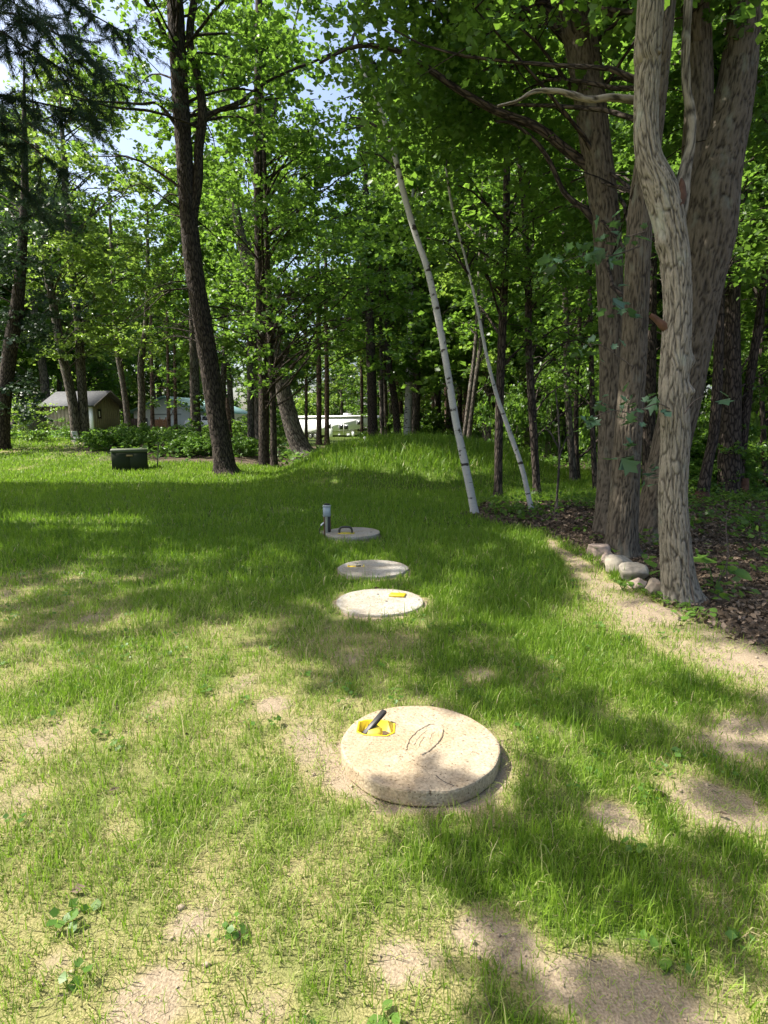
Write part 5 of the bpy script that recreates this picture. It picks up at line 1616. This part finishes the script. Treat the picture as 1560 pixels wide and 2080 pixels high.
for sx in (-1, 1):
    e = .38
    sl_ = (HR - HW) / (GW / 2)
    xr = GW / 2
    xo = GW / 2 + sx * (GW / 2 + e)
    zo = HW - e * sl_
    rf = MB()
    V = [(xr, -.45, HR + .02), (xo, -.45, zo + .02), (xo, LW + .3, zo + .02), (xr, LW + .3, HR + .02), (xr, -.45, HR + .12), (xo, -.45, zo + .12), (xo, LW + .3, zo + .12), (xr, LW + .3, HR + .12)]
    rf.add(V, f4=[[0, 1, 2, 3], [4, 7, 6, 5], [0, 4, 5, 1], [1, 5, 6, 2], [2, 6, 7, 3], [3, 7, 4, 0]])
    ro = rf.build('roof', M_roof, sh)
    fb = MB(); fb.add([(xr, -.48, HR - .04), (xo, -.48, zo - .04), (xo, -.455, zo - .04), (xr, -.455, HR - .04), (xr, -.48, HR + .13), (xo, -.48, zo + .13), (xo, -.455, zo + .13), (xr, -.455, HR + .13)], f4=[[0, 1, 2, 3], [4, 7, 6, 5], [0, 4, 5, 1], [1, 5, 6, 2], [2, 6, 7, 3], [3, 7, 4, 0]])
    fb.build('bargeboard', M_trim, ro)
lt = MB(); lt.prism([(-.6, -.3), (GW - .2, -.3), (GW - .2, 1.9), (-.6, 1.7)], LW + .35, LW + 3.2)
lt.build('lean_to', M_trim, sh)
MB().box((-1.0, LW + .31, 1.95), (GW, LW + 3.5, 2.08)).build('lean_to_roof', M_roof, sh)
MB().prism([(GW + .03, -.3), (GW + 1.2, -.3), (GW + 1.2, 1.7), (GW + .03, 1.95)], 1.2, 4.2).build('side_room', M_sid2, sh)
MB().box((GW + .02, .9, 1.98), (GW + 1.5, 4.5, 2.06)).build('side_roof', M_roof, sh)

# white lawn chair at the two trunks
ch = at_y(160, 888, 28.6)
zc = h1(ch[0], 28.6)
lc = thing('lawn_chair', 'small white plastic lawn chair at the foot of two trunks', 'chair', (ch[0], 28.6, zc), math.radians(75))
lc.scale = (.72, .72, .72)
M_wp = simple('white_resin', (.62, .64, .62), .5)
MB().box((-.25, -.25, .38), (.25, .25, .42), .01).build('seat', M_wp, lc)
Mb = Matrix.Translation((0, .24, .42)) @ Matrix.Rotation(math.radians(-14), 4, 'X')
MB().box((-.25, -.02, 0), (.25, .02, .46), .01, Mb).build('backrest', M_wp, lc)
for sx in (-.22, .22):
    for sy in (-.22, .22):
        MB().tube([(sx, sy, -.03), (sx * .95, sy * .95, .38)], [.02, .02], 8).build('leg', M_wp, lc)

# ------------------------------------------------------------------ far white house, fence, car
M_wh = simple('white_siding', (.72, .72, .70), .7, noise=.05, scale=3)
M_teal = simple('teal_roof', (.24, .42, .38), .5, noise=.12, scale=2)
hb_ = at_y(340, 874, 66)
wh = thing('white_house', 'white metal-sided house with a pale teal roof far behind the trunks', 'house', hb_, math.radians(-18))
MB().prism([(-4.6, -1), (4.4, -1), (4.4, 2.2), (0, 3.7), (-4.6, 2.2)], 0, 10).build('wall', M_wh, wh)
for sx in (-1, 1):
    V = [(0, -.5, 3.75), (sx * 5.2, -.5, 1.98), (sx * 5.2, 10.4, 1.98), (0, 10.4, 3.75)]
    V = V + [(a, b_, c + .12) for a, b_, c in V]
    rf = MB(); rf.add(V, f4=[[0, 1, 2, 3], [4, 7, 6, 5], [0, 4, 5, 1], [1, 5, 6, 2], [2, 6, 7, 3], [3, 7, 4, 0]])
    rf.build('roof', M_teal, wh)
fr = MB().box((-1.6, -.05, -.6), (1.9, -.004, 1.75)); gd = fr.build('garage_door', M_wh, wh)
MB().box((-1.7, -.07, 1.76), (2.0, -.004, 1.88)).build('lintel', simple('grey_trim', (.3, .31, .31), .7), wh)
wf = MB().box((-3.9, -.06, .3), (-2.7, -.004, 1.4)).build('window', M_trim, wh)
MB().box((-3.8, -.07, .4), (-2.8, -.061, 1.3)).build('pane', M_win, wf)
MB().box((4.2, -.06, -.8), (4.42, -.004, 2.3)).build('corner_post', M_teal, wh)
fb_ = at_y(326, 872, 54)
fe = thing('wooden_fence', 'short red-brown board fence panel before the white house', 'fence', fb_, math.radians(6))
M_fen = simple('cedar_board', (.24, .11, .04), .85, noise=.3, scale=6)
for k in range(8):
    MB().box((-.58 + k * .15, 0, -.3), (-.58 + k * .15 + .14, .025, .92 + .01 * (k % 3)), .004).build('board', M_fen, fe)
for k in range(3):
    MB().box((-.62 + k * .55, .03, -.3), (-.53 + k * .55, .11, 1.12)).build('post', M_fen, fe)
MB().box((-.6, .0255, .7), (.62, .03, .8)).build('rail', M_fen, fe)
f2 = at_y(272, 876, 48)
MBf = thing('wooden_fence', 'dark brown fence panel at the right end of the shed', 'fence', f2, math.radians(10))
for k in range(8):
    MB().box((-.7 + k * .16, 0, -.4), (-.7 + k * .16 + .15, .03, 1.05), .004).build('board', simple('dark_board', (.05, .03, .02), .9) if k == 0 else bpy.data.materials['dark_board'], MBf)
# car, side on
cb = at_y(424, 880, 60); cb[2] = h1(cb[0], 60)
car = thing('parked_car', 'white parked car half hidden behind the leaning cherry trunk', 'car', cb, math.radians(6))
M_cw = simple('white_paint', (.75, .75, .74), .3)
M_tyre = simple('tyre_rubber', (.02, .02, .02), .8)
M_rim = simple('wheel_rim', (.5, .5, .5), .35, .8)
MB().prism([(-2.2, .35), (2.1, .35), (2.15, .75), (1.95, .92), (1.0, 1.0), (-2.15, 1.0), (-2.25, .7)], -.85, .85).build('body', M_cw, car)
MB().prism([(-1.9, 1.003), (.95, 1.003), (.25, 1.5), (-1.3, 1.52)], -.74, .74).build('cabin', M_cw, car)
for (a, c, d, e_) in ((-1.55, -.55, -1.2, -.55), (-.45, .65, -.45, .18)):
    MB().prism([(a, 1.05), (c, 1.05), (e_, 1.42), (d, 1.42)], -.752, -.742).build('window', M_win, car)
def wheel(parent, x, y, z, r, w):
    t = MB().tube([(x, y - w / 2, z), (x, y + w / 2, z)], [r, r], 20).build('wheel', M_tyre, parent)
    MB().tube([(x, y - w / 2 - .012, z), (x, y - w / 2 - .002, z)], [r * .55, r * .6], 14).build('rim', M_rim, t)
for x in (-1.35, 1.35):
    for y in (-.8, .8): wheel(car, x, y, .33, .33, .2)
MB().box((1.9, -.8, .66), (2.17, -.5, .8), .02).build('headlight', simple('lamp_glass', (.8, .8, .8), .1), car)
MB().box((-2.26, -.8, .7), (-2.1, -.55, .88), .02).build('tail_light', simple('red_lens', (.4, .02, .02), .2), car)

# ------------------------------------------------------------------ travel trailer
tb = at_y(676, 891, 72)
tr = thing('travel_trailer', 'long white fifth-wheel travel trailer parked behind the mound', 'trailer', tb, math.radians(-32))
px2m = 72 * CP / FPX
XS = 1.19
xl, xr_, xs_ = (594 - 676) * px2m * XS, (752 - 676) * px2m * XS, (725 - 676) * px2m * XS
Hh = 46 * px2m
M_tw = simple('white_fibreglass', (.86, .87, .88), .55, noise=.04, scale=1.5)
M_tt = simple('pale_trim', (.60, .62, .64), .4)
D = 2.4
body = MB()
body.prism([(xl, .45), (xs_ - .4, .45), (xs_ + .05, 1.25), (xr_, 1.32), (xr_, 2.55), (xr_ - .2, Hh), (xl, Hh + .05)], 0, D)
body.build('body', M_tw, tr)
def on(px0, py0, px1, py1, d0=-.03, d1=-.004):
    x0, x1 = (px0 - 676) * px2m * XS, (px1 - 676) * px2m * XS
    z0, z1 = (891 - py1) * px2m, (891 - py0) * px2m
    return (x0, d0, z0), (x1, d1, z1)
for a in ((667, 861, 672, 870), (690, 863, 698, 872), (700, 864, 708, 872), (727, 856, 733, 863)):
    lo, hi = on(*a)
    w_ = MB().box((lo[0] - .05, -.02, lo[2] - .05), (hi[0] + .05, -.004, hi[2] + .05)).build('window', M_tt, tr)
    MB().box((lo[0], -.03, lo[2]), (hi[0], -.021, hi[2])).build('pane', M_win, w_)
lo, hi = on(665, 858, 676, 887)
dr = MB().box((lo[0], -.018, lo[2]), (hi[0], -.004, hi[2]), .003).build('door', M_tw, tr)
MB().box((hi[0] - .12, -.05, 1.3), (hi[0] - .06, -.019, 1.5)).build('handle', M_dkm, dr)
lo, hi = on(598, 847.5, 751, 851)
MB().box((lo[0], -.09, Hh - .22), (hi[0] - .25, -.004, Hh - .05)).build('awning', M_whtf, tr)
lo, hi = on(699, 852, 700, 889)
MB().box((lo[0], -.025, lo[2] + .3), (hi[0], -.004, hi[2])).build('corner_strip', M_whtf, tr)
for a, m_ in (((706, 881, 712, 885), M_tt), ((716, 877, 721, 886), M_tt), ((688, 882, 692, 884), M_tt)):
    lo, hi = on(*a)
    MB().box(lo, hi, .004).build('hatch', m_, tr)
lo, hi = on(738, 868, 752, 870)
MB().box(lo, hi).build('stripe', M_dkm, tr)
MB().box((xs_ - .1, 0.3, .95), (xr_ + .02, D - .3, 1.2)).build('hitch_frame', M_dkm, tr)
MB().tube([(xr_ - .9, D / 2, .1), (xr_ - .9, D / 2, 1.0)], [.06, .08], 8).build('landing_jack', M_dkm, tr)
x0 = (690 - 676) * px2m * XS
MB().box((x0, .8, Hh + .06), (x0 + .75, 1.6, Hh + .32), .06).build('air_conditioner', M_whtf, tr)
for px in (627, 638):
    x = (px - 676) * px2m * XS
    wheel(tr, x, .05, .32, .34, .2)
    th = np.linspace(0, math.pi, 12)
    MB().tube([(x + .46 * math.cos(t), -.02, .40 + .42 * math.sin(t)) for t in th], np.full(12, .05), 5).build('fender', M_dkm, tr)
    wheel(tr, x, D - .1, .32, .34, .2)
MB().box((xl, .3, .25), (xs_ - .4, D - .3, .44)).build('chassis', M_dkm, tr)

# ------------------------------------------------------------------ dead leaf and small things
p = at_z(1332, 1608, .02)
V, F, T = leaf_geo(np.zeros((1, 3)), np.array([.09]), 2.0, LOBE * np.array([.8, 1]), .5)
o = mk('dry_leaf', V, [F], M_litter, attrs={'tint': np.full(len(V), .95)}); o.location = (p[0], p[1], .035)
tag(o, 'single pale curled dry leaf on the lawn right of the near lid', 'leaf')
